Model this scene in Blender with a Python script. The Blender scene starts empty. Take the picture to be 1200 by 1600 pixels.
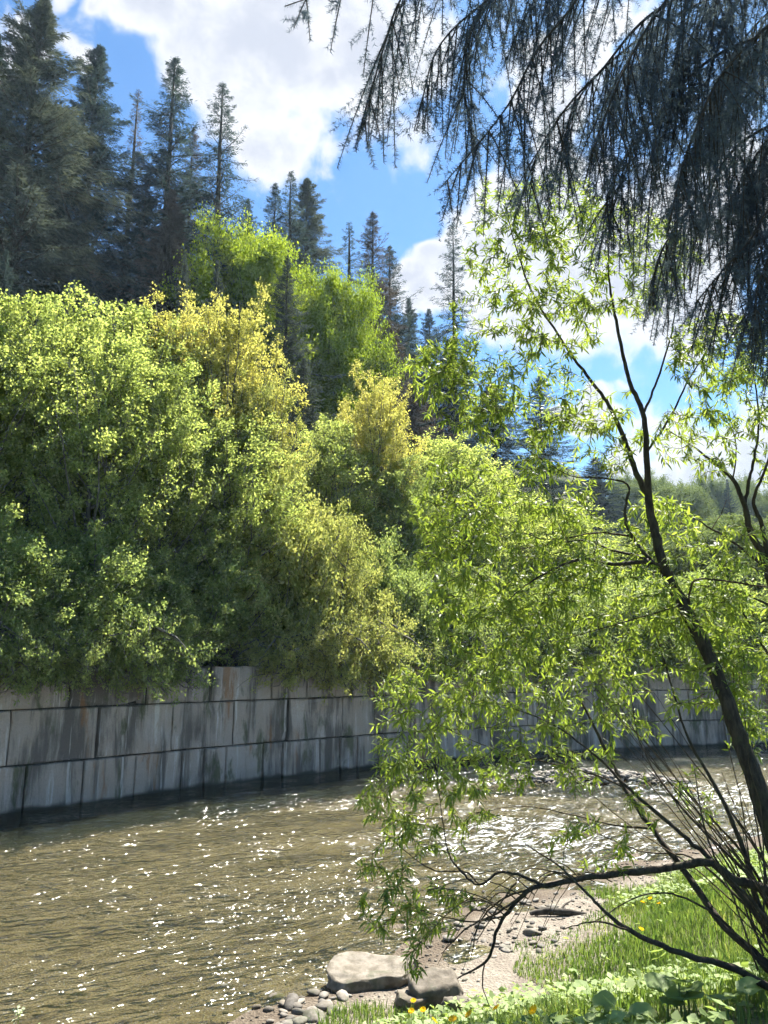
import bpy, math, random
import numpy as np
from mathutils import Vector, Matrix

scene = bpy.context.scene
col = scene.collection
R = math.radians

# ------------------------------------------------------------------ camera
PITCH = 11.7
FPX = 1155.0                      # focal length in pixels of the 1200 x 1600 photograph
CAM = np.array([0.0, 0.0, 3.0])
cam = bpy.data.cameras.new('camera')
cam.sensor_fit = 'VERTICAL'
cam.sensor_height = 36.0
cam.sensor_width = 27.0
cam.lens = 36.0 * FPX / 1600.0
cam.clip_start = 0.05
cam.clip_end = 3000
cam_o = bpy.data.objects.new('camera', cam)
cam_o.location = CAM
cam_o.rotation_euler = (R(90 + PITCH), 0, 0)
col.objects.link(cam_o)
scene.camera = cam_o

_c, _s = math.cos(R(PITCH)), math.sin(R(PITCH))
def ray(px, py):
    u = (px - 600) / FPX; v = (800 - py) / FPX
    return np.array([u, _c - v * _s, _s + v * _c])
def at(px, py, Y):
    q = ray(px, py)
    return CAM + q * (Y / q[1])
def onz(px, py, z=0.0):
    q = ray(px, py)
    return CAM + q * ((z - CAM[2]) / q[2])

# ------------------------------------------------------------------ light
SUN_EL, SUN_AZ = 55.0, 28.0       # azimuth: degrees to the right of the view direction (+Y)
sun_dir = np.array([math.cos(R(SUN_EL)) * math.sin(R(SUN_AZ)), math.cos(R(SUN_EL)) * math.cos(R(SUN_AZ)), math.sin(R(SUN_EL))])
sun = bpy.data.lights.new('sun', 'SUN')
sun.energy = 4.8
sun.angle = R(0.53)
sun.color = (1.0, 0.95, 0.86)
sun_o = bpy.data.objects.new('sun', sun)
sun_o.rotation_euler = Vector(sun_dir).to_track_quat('Z', 'Y').to_euler()
col.objects.link(sun_o)

scene.view_settings.view_transform = 'Standard'
scene.view_settings.look = 'None'
scene.view_settings.gamma = 1.0
scene.view_settings.exposure = 2.13
scene.view_settings.use_curve_mapping = False
try:
    scene.cycles.use_denoising = True
    scene.cycles.max_bounces = 7
    scene.cycles.diffuse_bounces = 3
    scene.cycles.use_adaptive_sampling = True
    scene.cycles.adaptive_threshold = 0.04
    scene.cycles.adaptive_min_samples = 16
    scene.cycles.glossy_bounces = 2
    scene.cycles.transmission_bounces = 3
    scene.cycles.volume_bounces = 0
    scene.cycles.transparent_max_bounces = 10
    scene.cycles.sample_clamp_indirect = 4.0
except Exception:
    pass

# ------------------------------------------------------------------ node helper
class NT:
    def __init__(self, tree):
        self.t = tree; tree.nodes.clear()
    def n(self, typ, ins=None, **kw):
        nd = self.t.nodes.new(typ)
        for k, v in kw.items(): setattr(nd, k, v)
        for k, v in (ins or {}).items():
            if isinstance(v, bpy.types.NodeSocket): self.t.links.new(v, nd.inputs[k])
            elif v is not None: nd.inputs[k].default_value = v
        return nd
    def math(self, op, a, b=None, c=None, clamp=False):
        ins = {0: a}
        if b is not None: ins[1] = b
        if c is not None: ins[2] = c
        return self.n('ShaderNodeMath', ins, operation=op, use_clamp=clamp).outputs[0]
    def vmath(self, op, a, b=None):
        nd = self.n('ShaderNodeVectorMath', {0: a, **({1: b} if b is not None else {})}, operation=op)
        return nd.outputs['Value'] if op in ('LENGTH', 'DOT_PRODUCT', 'DISTANCE') else nd.outputs['Vector']
    def noise(self, vec, scale, detail=4, rough=0.55, dist=0.0):
        return self.n('ShaderNodeTexNoise', {'Vector': vec, 'Scale': scale, 'Detail': detail, 'Roughness': rough, 'Distortion': dist}).outputs[0]
    def mapr(self, v, a, b, c=0.0, d=1.0, smooth=True):
        return self.n('ShaderNodeMapRange', {0: v, 1: a, 2: b, 3: c, 4: d}, interpolation_type='SMOOTHSTEP' if smooth else 'LINEAR').outputs[0]
    def mix(self, f, a, b, mode='MIX'):
        nd = self.t.nodes.new('ShaderNodeMix'); nd.data_type = 'RGBA'; nd.blend_type = mode
        for i, v in ((0, f), (6, a), (7, b)):
            if isinstance(v, bpy.types.NodeSocket): self.t.links.new(v, nd.inputs[i])
            else:
                if i and len(v) == 3: v = (*v, 1)
                nd.inputs[i].default_value = v
        return nd.outputs[2]
    def ramp(self, f, stops):
        nd = self.n('ShaderNodeValToRGB', {0: f})
        e = nd.color_ramp.elements
        while len(e) < len(stops): e.new(0.5)
        for k, (p, c) in enumerate(stops):
            e[k].position = p; e[k].color = (*c, 1)
        return nd.outputs[0]
    def mapping(self, vec, scale=(1, 1, 1), rot=(0, 0, 0), loc=(0, 0, 0)):
        return self.n('ShaderNodeMapping', {'Vector': vec, 'Scale': scale, 'Rotation': rot, 'Location': loc}).outputs[0]

# ------------------------------------------------------------------ sky with clouds
world = bpy.data.worlds.new('World')
scene.world = world
world.use_nodes = True
w = NT(world.node_tree)
sky = w.n('ShaderNodeTexSky', sky_type='NISHITA', sun_disc=False, sun_elevation=R(SUN_EL), sun_rotation=R(SUN_AZ),
          altitude=600, air_density=1.0, dust_density=0.25, ozone_density=1.6)
dirv = w.n('ShaderNodeTexCoord').outputs['Generated']
CLOUDS = [(560, 40, 190), (410, 90, 190), (290, 50, 120), (440, 190, 80), (215, 40, 70), (650, 60, 110), (500, 120, 110),
          (10, 0, 70), (110, -40, 65), (700, 450, 78), (790, 400, 110), (900, 400, 150), (1010, 450, 150), (650, 430, 45),
          (1080, 735, 130), (1190, 720, 130), (915, 655, 42), (860, 190, 75), (1090, 300, 110), (950, 60, 80),
          (-300, 300, 230), (300, -400, 260), (900, -500, 300), (1500, 300, 260), (1700, -200, 240), (-500, -300, 260)]
wv = w.n('ShaderNodeTexNoise', {'Vector': dirv, 'Scale': 7.0, 'Detail': 3, 'Roughness': .6}).outputs['Color']
wdir = w.vmath('ADD', dirv, w.vmath('MULTIPLY', w.vmath('SUBTRACT', wv, (.5, .5, .5)), (.28, .28, .28)))
m = None
for (px, py, r) in CLOUDS:
    d = ray(px, py); rr = r / FPX * (1.0 / np.linalg.norm(d)) ; d = d / np.linalg.norm(d)
    v = w.math('SUBTRACT', 1.0, w.math('DIVIDE', w.vmath('DISTANCE', wdir, tuple(d)), float(rr * 1.12)))
    m = v if m is None else w.n('ShaderNodeMath', {0: m, 1: v, 2: 0.18}, operation='SMOOTH_MAX').outputs[0]
m = w.math('MAXIMUM', m, -0.75)
nz = w.noise(dirv, 5.5, 4, 0.6, 0.35)
nz2 = w.noise(w.mapping(dirv, loc=(3.1, 1.7, 0.4)), 18.0, 5, 0.66, 0.3)
field = w.math('ADD', m, w.math('MULTIPLY', w.math('SUBTRACT', nz, 0.5), 1.5))
field = w.math('ADD', field, w.math('MULTIPLY', w.math('SUBTRACT', nz2, 0.5), 0.75))
mask = w.mapr(field, 0.04, 0.42)
# the rest of the sky carries the same broken cloud
dens = w.mapr(w.math('ADD', field, w.math('MULTIPLY', w.math('SUBTRACT', nz2, 0.5), 0.9)), 0.2, 1.05)
ccol = w.mix(dens, (2.35, 2.4, 2.5), (1.6, 1.7, 1.96))
skyc = w.mix(1.0, sky.outputs[0], (0.27, 0.41, 0.50), 'MULTIPLY')
bgc = w.mix(mask, skyc, ccol)
world.cycles.sampling_method = 'MANUAL'
world.cycles.sample_map_resolution = 256
bg = w.n('ShaderNodeBackground', {'Color': bgc, 'Strength': 0.1})
w.n('ShaderNodeOutputWorld', {'Surface': bg.outputs[0]})

# ------------------------------------------------------------------ materials
def new_mat(name):
    mt = bpy.data.materials.new(name); mt.use_nodes = True
    return mt, NT(mt.node_tree)
def out(t, sh, disp=None):
    o = t.n('ShaderNodeOutputMaterial', {'Surface': sh})
    if disp is not None: t.t.links.new(disp, o.inputs['Displacement'])

def leaf_mat(name, stops, trans=0.45, tcol=(1.0, 1.0, 0.45), rough=0.45, spec=0.4, patch=2.0, tgain=1.6, gloss=False):
    mt, t = new_mat(name)
    isl = t.n('ShaderNodeNewGeometry')
    pos = t.n('ShaderNodeNewGeometry').outputs['Position']
    oi = t.n('ShaderNodeObjectInfo').outputs['Random']
    f = t.math('ADD', t.math('MULTIPLY', isl.outputs['Random Per Island'], 0.55),
               t.math('MULTIPLY', t.mapr(t.noise(pos, patch, 3), 0.3, 0.7), 0.35))
    f = t.math('ADD', f, t.math('MULTIPLY', oi, 0.12))
    c = t.ramp(f, stops)
    pb = t.n('ShaderNodeBsdfPrincipled', {'Base Color': c, 'Roughness': rough, 'Specular IOR Level': spec}) if gloss else t.n('ShaderNodeBsdfDiffuse', {'Color': c})
    tc = t.mix(1.0, c, (tcol[0] * tgain, tcol[1] * tgain, tcol[2] * tgain), 'MULTIPLY')
    tr = t.n('ShaderNodeBsdfTranslucent', {'Color': tc})
    ms = t.n('ShaderNodeMixShader', {0: trans, 1: pb.outputs[0], 2: tr.outputs[0]})
    out(t, ms.outputs[0]); return mt

def bark_mat(name, a, b, scale=18.0, moss=None):
    mt, t = new_mat(name)
    pos = t.n('ShaderNodeNewGeometry').outputs['Position']
    n1 = t.noise(t.mapping(pos, (1, 1, 0.25)), scale, 6, 0.65)
    c = t.mix(t.mapr(n1, 0.35, 0.7), a, b)
    if moss: c = t.mix(t.mapr(t.noise(pos, scale * 0.25, 4), 0.5, 0.7), c, moss)
    bp = t.n('ShaderNodeBump', {'Strength': 0.6, 'Distance': 0.02, 'Height': n1})
    pb = t.n('ShaderNodeBsdfPrincipled', {'Base Color': c, 'Roughness': 0.85, 'Specular IOR Level': 0.2, 'Normal': bp.outputs[0]})
    out(t, pb.outputs[0]); return mt

M = {}
M['willow_leaf'] = leaf_mat('willow_leaf', [(0.0, (.075, .12, .03)), (.5, (.15, .205, .048)), (1.0, (.25, .30, .08))], 0.5, (1.0, .97, .42), .5, .28, 3.0, 1.8, True)
M['alder_leaf'] = leaf_mat('alder_leaf', [(0.0, (.10, .135, .055)), (.5, (.215, .25, .10)), (1.0, (.36, .38, .175))], 0.55, (.97, 1.0, .52), .5, .35, .9, 2.05)
M['yellow_leaf'] = leaf_mat('yellow_leaf', [(0.0, (.23, .25, .09)), (.5, (.37, .37, .13)), (1.0, (.50, .47, .19))], 0.45, (1.02, .97, .55), .5, .3, .9, 1.7)
M['maple_leaf'] = leaf_mat('maple_leaf', [(0.0, (.09, .14, .025)), (.5, (.18, .25, .04)), (1.0, (.29, .35, .07))], 0.45, (1.0, .97, .45), .5, .3, .5, 1.7)
M['shrub_leaf'] = leaf_mat('shrub_leaf', [(0.0, (.085, .13, .055)), (.5, (.175, .225, .095)), (1.0, (.31, .345, .16))], 0.54, (1.0, 1.0, .55), .45, .4, 1.2, 1.7)
M['pale_leaf'] = leaf_mat('pale_leaf', [(0.0, (.14, .17, .06)), (.5, (.25, .27, .10)), (1.0, (.38, .37, .16))], 0.45, (1.0, 1.0, .6), .5, .35, 1.2, 1.8)
M['far_leaf'] = leaf_mat('far_leaf', [(0.0, (.07, .10, .05)), (.5, (.12, .16, .075)), (1.0, (.18, .21, .10))], 0.4, (1.0, 1.0, .6), .6, .3, .4, 1.4)
M['needle'] = leaf_mat('needle', [(0.0, (.030, .044, .056)), (.5, (.05, .07, .08)), (1.0, (.085, .108, .108))], 0.3, (.9, 1.0, .7), .5, .35, .5, 1.2)  # bluish veil of the air is put into the needle colour
M['needle_brown'] = leaf_mat('needle_brown', [(0.0, (.066, .066, .072)), (.5, (.10, .092, .092)), (1.0, (.14, .13, .115))], 0.2, (1, .9, .7), .6, .25, .4, 1.2)
M['needle_grey'] = leaf_mat('needle_grey', [(0.0, (.045, .06, .064)), (.5, (.08, .098, .09)), (1.0, (.14, .155, .125))], 0.22, (1, 1, .7), .6, .3, .5, 1.2)
M['needle_near'] = leaf_mat('needle_near', [(0.0, (.062, .082, .125)), (.5, (.09, .112, .16)), (1.0, (.15, .175, .19))], 0.3, (.9, 1, .8), .4, .5, 3.0, 1.1)  # blue cast of the lens veil is mixed into these needles
M['grass'] = leaf_mat('grass', [(0.0, (.055, .105, .03)), (.5, (.105, .165, .05)), (.85, (.175, .22, .08)), (1.0, (.36, .33, .19))], 0.4, (1, 1, .45), .5, .3, 1.5, 1.6)
M['broad_leaf'] = leaf_mat('broad_leaf', [(0.0, (.13, .20, .06)), (.5, (.21, .28, .10)), (1.0, (.30, .36, .16))], 0.35, (1, 1, .5), .6, .25, 3, 1.7, True)
M['petal'] = leaf_mat('petal', [(0.0, (.65, .36, .01)), (1.0, (.8, .55, .02))], 0.3, (1, .9, .3), .5, .3, 3, 1.2)
M['white_petal'] = leaf_mat('white_petal', [(0.0, (.5, .55, .35)), (1.0, (.75, .78, .6))], 0.3, (1, 1, .8), .5, .3, 3, 1.1)
M['bark'] = bark_mat('bark', (.035, .03, .025), (.09, .08, .065), 14)
M['alder_bark'] = bark_mat('alder_bark', (.08, .075, .065), (.19, .175, .15), 14)
M['willow_bark'] = bark_mat('willow_bark', (.028, .022, .016), (.075, .058, .04), 40, (.06, .055, .03))
M['twig_bark'] = bark_mat('twig_bark', (.05, .035, .02), (.11, .08, .045), 60)
M['spruce_twig'] = bark_mat('spruce_twig', (.035, .028, .022), (.08, .06, .045), 40)

# ------------------------------------------------------------------ mesh helpers
def mesh_np(name, V, quads=None, tris=None, smooth=False):
    V = np.asarray(V, dtype=np.float32).reshape(-1, 3)
    me = bpy.data.meshes.new(name)
    loops = []; starts = []; n = 0
    if quads is not None and len(quads):
        q = np.asarray(quads, dtype=np.int32).reshape(-1, 4)
        loops.append(q.ravel()); starts.append(np.arange(len(q)) * 4); n = q.size
    if tris is not None and len(tris):
        t = np.asarray(tris, dtype=np.int32).reshape(-1, 3)
        loops.append(t.ravel()); starts.append(n + np.arange(len(t)) * 3)
    L = np.concatenate(loops).astype(np.int32); S = np.concatenate(starts).astype(np.int32)
    me.vertices.add(len(V)); me.vertices.foreach_set('co', V.ravel())
    me.loops.add(len(L)); me.loops.foreach_set('vertex_index', L)
    me.polygons.add(len(S)); me.polygons.foreach_set('loop_start', S)
    me.update(calc_edges=True); me.validate()
    if smooth:
        me.polygons.foreach_set('use_smooth', np.ones(len(me.polygons), dtype=bool))
    return me

def obj(name, me, mat=None, parent=None, kind=None):
    o = bpy.data.objects.new(name, me)
    if mat is not None and me is not None and not me.materials:
        me.materials.append(M[mat] if isinstance(mat, str) else mat)
    col.objects.link(o)
    if parent is not None: o.parent = parent
    if kind: o['kind'] = kind
    return o
def tag(o, label, cat, group=None):
    o['label'] = label; o['category'] = cat
    if group: o['group'] = group
    return o
def empty(name, loc, label, cat, group=None, rz=0.0, sc=(1, 1, 1)):
    o = bpy.data.objects.new(name, None); col.objects.link(o)
    o.empty_display_size = 0.2
    o.location = loc; o.rotation_euler = (0, 0, rz); o.scale = sc
    return tag(o, label, cat, group)

def unit(v):
    return v / np.maximum(np.linalg.norm(v, axis=-1, keepdims=True), 1e-9)

class Tubes:
    def __init__(self): self.V = []; self.Q = []; self.n = 0
    def add(self, pts, rad, k=6):
        P = np.asarray(pts, float); m_ = len(P); rad = np.broadcast_to(np.asarray(rad, float), (m_,))
        T = unit(np.gradient(P, axis=0))
        ref = np.array([0, 0, 1.0]) if abs(T[0, 2]) < 0.85 else np.array([1.0, 0, 0])
        A = unit(np.cross(T, ref)); B = np.cross(T, A)
        a = np.arange(k) * 2 * math.pi / k
        ring = P[:, None] + rad[:, None, None] * (np.cos(a)[None, :, None] * A[:, None] + np.sin(a)[None, :, None] * B[:, None])
        self.V.append(ring.reshape(-1, 3))
        i = np.arange(m_ - 1)[:, None] * k; j = np.arange(k)[None]; j2 = (j + 1) % k
        q = np.stack([i + j, i + j2, i + k + j2, i + k + j], -1).reshape(-1, 4) + self.n
        self.Q.append(q); self.n += m_ * k
    def mesh(self, name): return mesh_np(name, np.concatenate(self.V), np.concatenate(self.Q), smooth=True)

def leaf_quads(P, D, N, L, W, fold=0.15):
    """diamond leaves: base, side, tip, side"""
    D = unit(D); S = unit(np.cross(D, N)); U = np.cross(S, D)
    L = np.asarray(L)[:, None]; W = np.asarray(W)[:, None]
    mid = P + D * L * 0.45
    V = np.stack([P, mid + S * W * .5 + U * W * fold, P + D * L, mid - S * W * .5 + U * W * fold], 1).reshape(-1, 3)
    Q = np.arange(len(P) * 4).reshape(-1, 4)
    return V, Q

def lance_leaves(P, D, N, L, W, curl=0.12):
    """long narrow leaves of eight corners, bent towards the tip"""
    D = unit(D); S = unit(np.cross(D, N)); U = np.cross(S, D)
    L = np.asarray(L)[:, None]; W = np.asarray(W)[:, None]
    def pt(a, s, h): return P + D * L * a + S * W * s + U * (L * -curl * a * a + W * h)
    V = np.stack([pt(0, 0, 0), pt(.3, .5, .12), pt(.3, -.5, .12), pt(.65, .42, .1), pt(.65, -.42, .1), pt(1, 0, 0)], 1).reshape(-1, 3)
    b = np.arange(len(P))[:, None] * 6
    T = np.concatenate([b + np.array([[0, 1, 2]]), b + np.array([[3, 5, 4]])])
    Q = b + np.array([[1, 3, 4, 2]])
    return V, Q, T

def smooth_path(pts, n):
    """Catmull-Rom through the given points (any number of columns)"""
    P = np.asarray(pts, float)
    if len(P) == 2: P = np.stack([P[0], P.mean(0), P[1]])
    E = np.concatenate([[2 * P[0] - P[1]], P, [2 * P[-1] - P[-2]]])
    t = np.linspace(0, len(P) - 1 - 1e-6, n); i = t.astype(int); u = (t - i)[:, None]
    a, b, c, d = E[i], E[i + 1], E[i + 2], E[i + 3]
    return .5 * (2 * b + (c - a) * u + (2 * a - 5 * b + 4 * c - d) * u ** 2 + (3 * b - a - 3 * c + d) * u ** 3)

def vnoise(x, y, seed=0, oct=4, lac=2.0, gain=.5):
    """cheap smooth noise from sines with random phases"""
    r = np.random.RandomState(seed); v = 0; a = 1.0; f = 1.0
    for o in range(oct):
        for k in range(4):
            th = r.uniform(0, 2 * math.pi); ph = r.uniform(0, 6.28); ff = f * r.uniform(.7, 1.4)
            v = v + a * .35 * np.sin(ff * (x * math.cos(th) + y * math.sin(th)) + ph)
        a *= gain; f *= lac
    return v

# ------------------------------------------------------------------ plan of the place
WALL = np.array([(-26, -8), (-17, 4), (-12, 11), (-7.9, 16.14), (-6.74, 17.37), (-5.06, 19.27), (-2.82, 21.41), (-1.31, 22.68), (0, 23.81),
                 (2.09, 25.24), (4.6, 26.6), (8, 28.1), (12.2, 29.5), (20, 31.5), (34, 34.0), (60, 38.0)], float)
SHORE = np.array([(-30, -2), (-8, 3.2), (-3.2, 5.6), (-1.15, 7.0), (-.92, 7.43), (-.55, 7.77), (.34, 8.64), (.76, 9.64), (1.7, 10.64),
                  (2.7, 11.22), (3.94, 12.25), (7.05, 14.3), (14, 17), (30, 21), (60, 26)], float)
GRASS = np.array([(-30, -3), (-8, 2.4), (-3.2, 4.7), (-1.1, 6.1), (-.21, 6.64), (.21, 6.81), (.78, 7.12), (1.37, 7.32), (1.59, 8.08),
                  (2.16, 9.05), (2.88, 10.01), (4.07, 11.23), (6.2, 12.7), (14, 15.4), (30, 19), (60, 24)], float)

def side_dist(poly, x, y):
    """signed distance to a polyline; positive on its left (away from the camera)"""
    x = np.asarray(x, float); y = np.asarray(y, float)
    best = np.full(x.shape, 1e9); sg = np.zeros(x.shape)
    for a, b in zip(poly[:-1], poly[1:]):
        d = b - a; L2 = d @ d
        t = np.clip(((x - a[0]) * d[0] + (y - a[1]) * d[1]) / L2, 0, 1)
        qx = x - (a[0] + t * d[0]); qy = y - (a[1] + t * d[1])
        dd = np.hypot(qx, qy); c = d[0] * qy - d[1] * qx
        m_ = dd < best - 1e-9
        best = np.where(m_, dd, best); sg = np.where(m_, np.sign(c), sg)
    return best * np.where(sg == 0, 1, sg)

def sstep(a, b, v):
    t = np.clip((v - a) / (b - a), 0, 1); return t * t * (3 - 2 * t)

def bank_z(x, y):
    ds = -side_dist(SHORE, x, y)         # positive on land
    dg = -side_dist(GRASS, x, y)
    beach = np.clip(ds, -3, 6) * 0.10
    z = np.where(dg > 0, np.minimum(beach, .28) + 1.2 * sstep(0, 4.2, dg) + .0 * dg, np.minimum(beach, .28))
    z = z + .025 * vnoise(x * 2.2, y * 2.2, 3, 3) * sstep(-.2, .6, ds)
    return z

def hill_z(x, y):
    t = np.maximum(side_dist(WALL, x, y), 0)
    x = np.asarray(x, float)
    left = 1 - sstep(-6, 22, x - .35 * (np.asarray(y, float) - 25))
    slope_l = .42 * np.maximum(t - 2.5, 0) - .0009 * np.maximum(t - 30, 0) ** 2
    slope_l = np.where(t > 150, .42 * 147.5 - .0009 * 120 ** 2, slope_l)
    slope_r = .07 * np.maximum(t - 2, 0) + 22 * sstep(60, 260, t)
    z = 2.92 + left * slope_l + (1 - left) * slope_r
    return z + .25 * vnoise(x * .35, np.asarray(y) * .35, 8, 3) * sstep(1, 6, t)

def polyline_resample(poly, step):
    out_ = []
    for a, b in zip(poly[:-1], poly[1:]):
        n = max(1, int(round(np.linalg.norm(b - a) / step)))
        for k in range(n): out_.append(a + (b - a) * k / n)
    out_.append(poly[-1]); return np.array(out_)

def grid_mesh(name, X, Y, Z):
    ny, nx = X.shape
    V = np.stack([X, Y, Z], -1).reshape(-1, 3)
    i = (np.arange(ny - 1)[:, None] * nx + np.arange(nx - 1)[None])
    Q = np.stack([i, i + 1, i + nx + 1, i + nx], -1).reshape(-1, 4)
    return mesh_np(name, V, Q, smooth=True)

def axis(segs):
    a = []
    for lo, hi, st in segs: a.append(np.arange(lo, hi, st))
    a.append([segs[-1][1]]); return np.concatenate(a)

# ---- materials of the setting
def soil_mat():
    mt, t = new_mat('bank_soil')
    pos = t.n('ShaderNodeNewGeometry').outputs['Position']
    z = t.n('ShaderNodeSeparateXYZ', {0: pos}).outputs[2]
    n1 = t.noise(pos, 3.0, 6, .6); n2 = t.noise(pos, 26.0, 5, .65)
    vo = t.n('ShaderNodeTexVoronoi', {'Vector': pos, 'Scale': 34.0}).outputs[0]
    sand = t.mix(t.mapr(n2, .3, .7), (.15, .13, .105), (.26, .23, .185))
    sand = t.mix(t.mapr(n1, .42, .66), sand, (.15, .125, .10))
    earth = t.mix(t.mapr(n2, .3, .7), (.06, .07, .025), (.11, .12, .04))
    zz = t.math('ADD', z, t.math('MULTIPLY', t.math('SUBTRACT', n1, .5), .22))
    c = t.mix(t.mapr(zz, .24, .36), sand, earth)
    wet = t.mix(t.mapr(z, .015, .07), (.5, .45, .4), (1, 1, 1))
    c = t.mix(1.0, c, wet, 'MULTIPLY')
    bp = t.n('ShaderNodeBump', {'Strength': .7, 'Distance': .03, 'Height': t.math('ADD', n2, vo)})
    pb = t.n('ShaderNodeBsdfPrincipled', {'Base Color': c, 'Roughness': .9, 'Specular IOR Level': .2, 'Normal': bp.outputs[0]})
    out(t, pb.outputs[0]); return mt
M['bank_soil'] = soil_mat()

def hill_mat():
    mt, t = new_mat('forest_floor')
    pos = t.n('ShaderNodeNewGeometry').outputs['Position']
    n1 = t.noise(pos, .6, 6, .6); n2 = t.noise(pos, 7.0, 5, .65)
    c = t.mix(t.mapr(n1, .35, .65), (.05, .06, .025), (.08, .10, .035))
    c = t.mix(t.mapr(n2, .45, .7), c, (.045, .035, .025))
    pb = t.n('ShaderNodeBsdfPrincipled', {'Base Color': c, 'Roughness': .95, 'Specular IOR Level': .1,
             'Normal': t.n('ShaderNodeBump', {'Strength': .8, 'Distance': .15, 'Height': n2}).outputs[0]})
    out(t, pb.outputs[0]); return mt
M['forest_floor'] = hill_mat()

def bed_mat():
    mt, t = new_mat('riverbed')
    pos = t.n('ShaderNodeNewGeometry').outputs['Position']
    n1 = t.noise(pos, .55, 5, .55); n2 = t.noise(pos, 9.0, 5, .6)
    vo = t.n('ShaderNodeTexVoronoi', {'Vector': pos, 'Scale': 7.0, 'Randomness': 1.0})
    c = t.mix(t.mapr(n2, .3, .7), (.25, .165, .085), (.42, .29, .165))
    c = t.mix(t.mapr(n1, .5, .68), c, (.30, .19, .07))
    c = t.mix(.45, c, t.mix(1.0, c, t.n('ShaderNodeSeparateColor', {0: vo.outputs['Color']}).outputs[0], 'MULTIPLY'))
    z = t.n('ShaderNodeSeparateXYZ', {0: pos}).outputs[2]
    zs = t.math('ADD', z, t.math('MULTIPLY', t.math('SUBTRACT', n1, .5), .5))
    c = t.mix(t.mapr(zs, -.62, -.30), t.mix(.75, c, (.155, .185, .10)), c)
    c = t.mix(t.mapr(z, -1.1, -.62), (.020, .045, .038), c)  # deep-water tone, darkened to stand in for shade along the wall too
    pb = t.n('ShaderNodeBsdfPrincipled', {'Base Color': c, 'Roughness': .9,
             'Normal': t.n('ShaderNodeBump', {'Strength': .8, 'Distance': .06, 'Height': vo.outputs[0]}).outputs[0]})
    out(t, pb.outputs[0]); return mt
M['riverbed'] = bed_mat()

FLOW = math.atan2(7.5, 8.0)
def water_mat():
    mt, t = new_mat('river_water')
    pos = t.n('ShaderNodeNewGeometry').outputs['Position']
    fl = t.mapping(pos, (1, 1, 1), (0, 0, -FLOW + .25))
    st = t.mapping(fl, (.45, 1.0, 1.0))
    n1 = t.noise(st, 4.0, 2, .5, .6)
    n2 = t.noise(st, 13.0, 1.0, .5, .4)
    pt = t.mapr(t.noise(t.mapping(fl, (.45, 1, 1)), .55, 5, .62), .36, .64, .06, 1.25)
    h = t.math('MULTIPLY', t.math('ADD', n1, t.math('MULTIPLY', n2, .6)), pt)
    bp = t.n('ShaderNodeBump', {'Strength': 1.0, 'Distance': t.math('MULTIPLY_ADD', t.n('ShaderNodeAttribute', attribute_name='riffle').outputs['Fac'], .11, .115), 'Height': h})
    nrm = bp.outputs[0]
    fr = t.n('ShaderNodeFresnel', {'IOR': 1.33, 'Normal': nrm}).outputs[0]
    tr = t.n('ShaderNodeBsdfTransparent', {'Color': (.86, .86, .71, 1)})
    df = t.n('ShaderNodeBsdfDiffuse', {'Color': (.125, .145, .085, 1)})
    body = t.n('ShaderNodeMixShader', {0: .09, 1: tr.outputs[0], 2: df.outputs[0]})
    gl = t.n('ShaderNodeBsdfGlossy', {'Color': (1, 1, 1, 1), 'Roughness': .07, 'Normal': nrm})
    ms = t.n('ShaderNodeMixShader', {0: fr, 1: body.outputs[0], 2: gl.outputs[0]})
    # pale flecks in the colour: white water on the riffles, doubling as sun glints
    at_ = t.n('ShaderNodeAttribute', attribute_name='riffle').outputs['Fac']
    fn = t.noise(t.mapping(fl, (.5, 1.6, 1)), 7.0, 7, .68, .8)
    foam_glint = t.math('MULTIPLY', t.mapr(t.math('ADD', fn, t.math('MULTIPLY', at_, .15)), .70, .79), .8)
    fs = t.n('ShaderNodeBsdfDiffuse', {'Color': (.78, .80, .80, 1)})
    ms2 = t.n('ShaderNodeMixShader', {0: foam_glint, 1: ms.outputs[0], 2: fs.outputs[0]})
    out(t, ms2.outputs[0]); return mt
M['river_water'] = water_mat()

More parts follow.
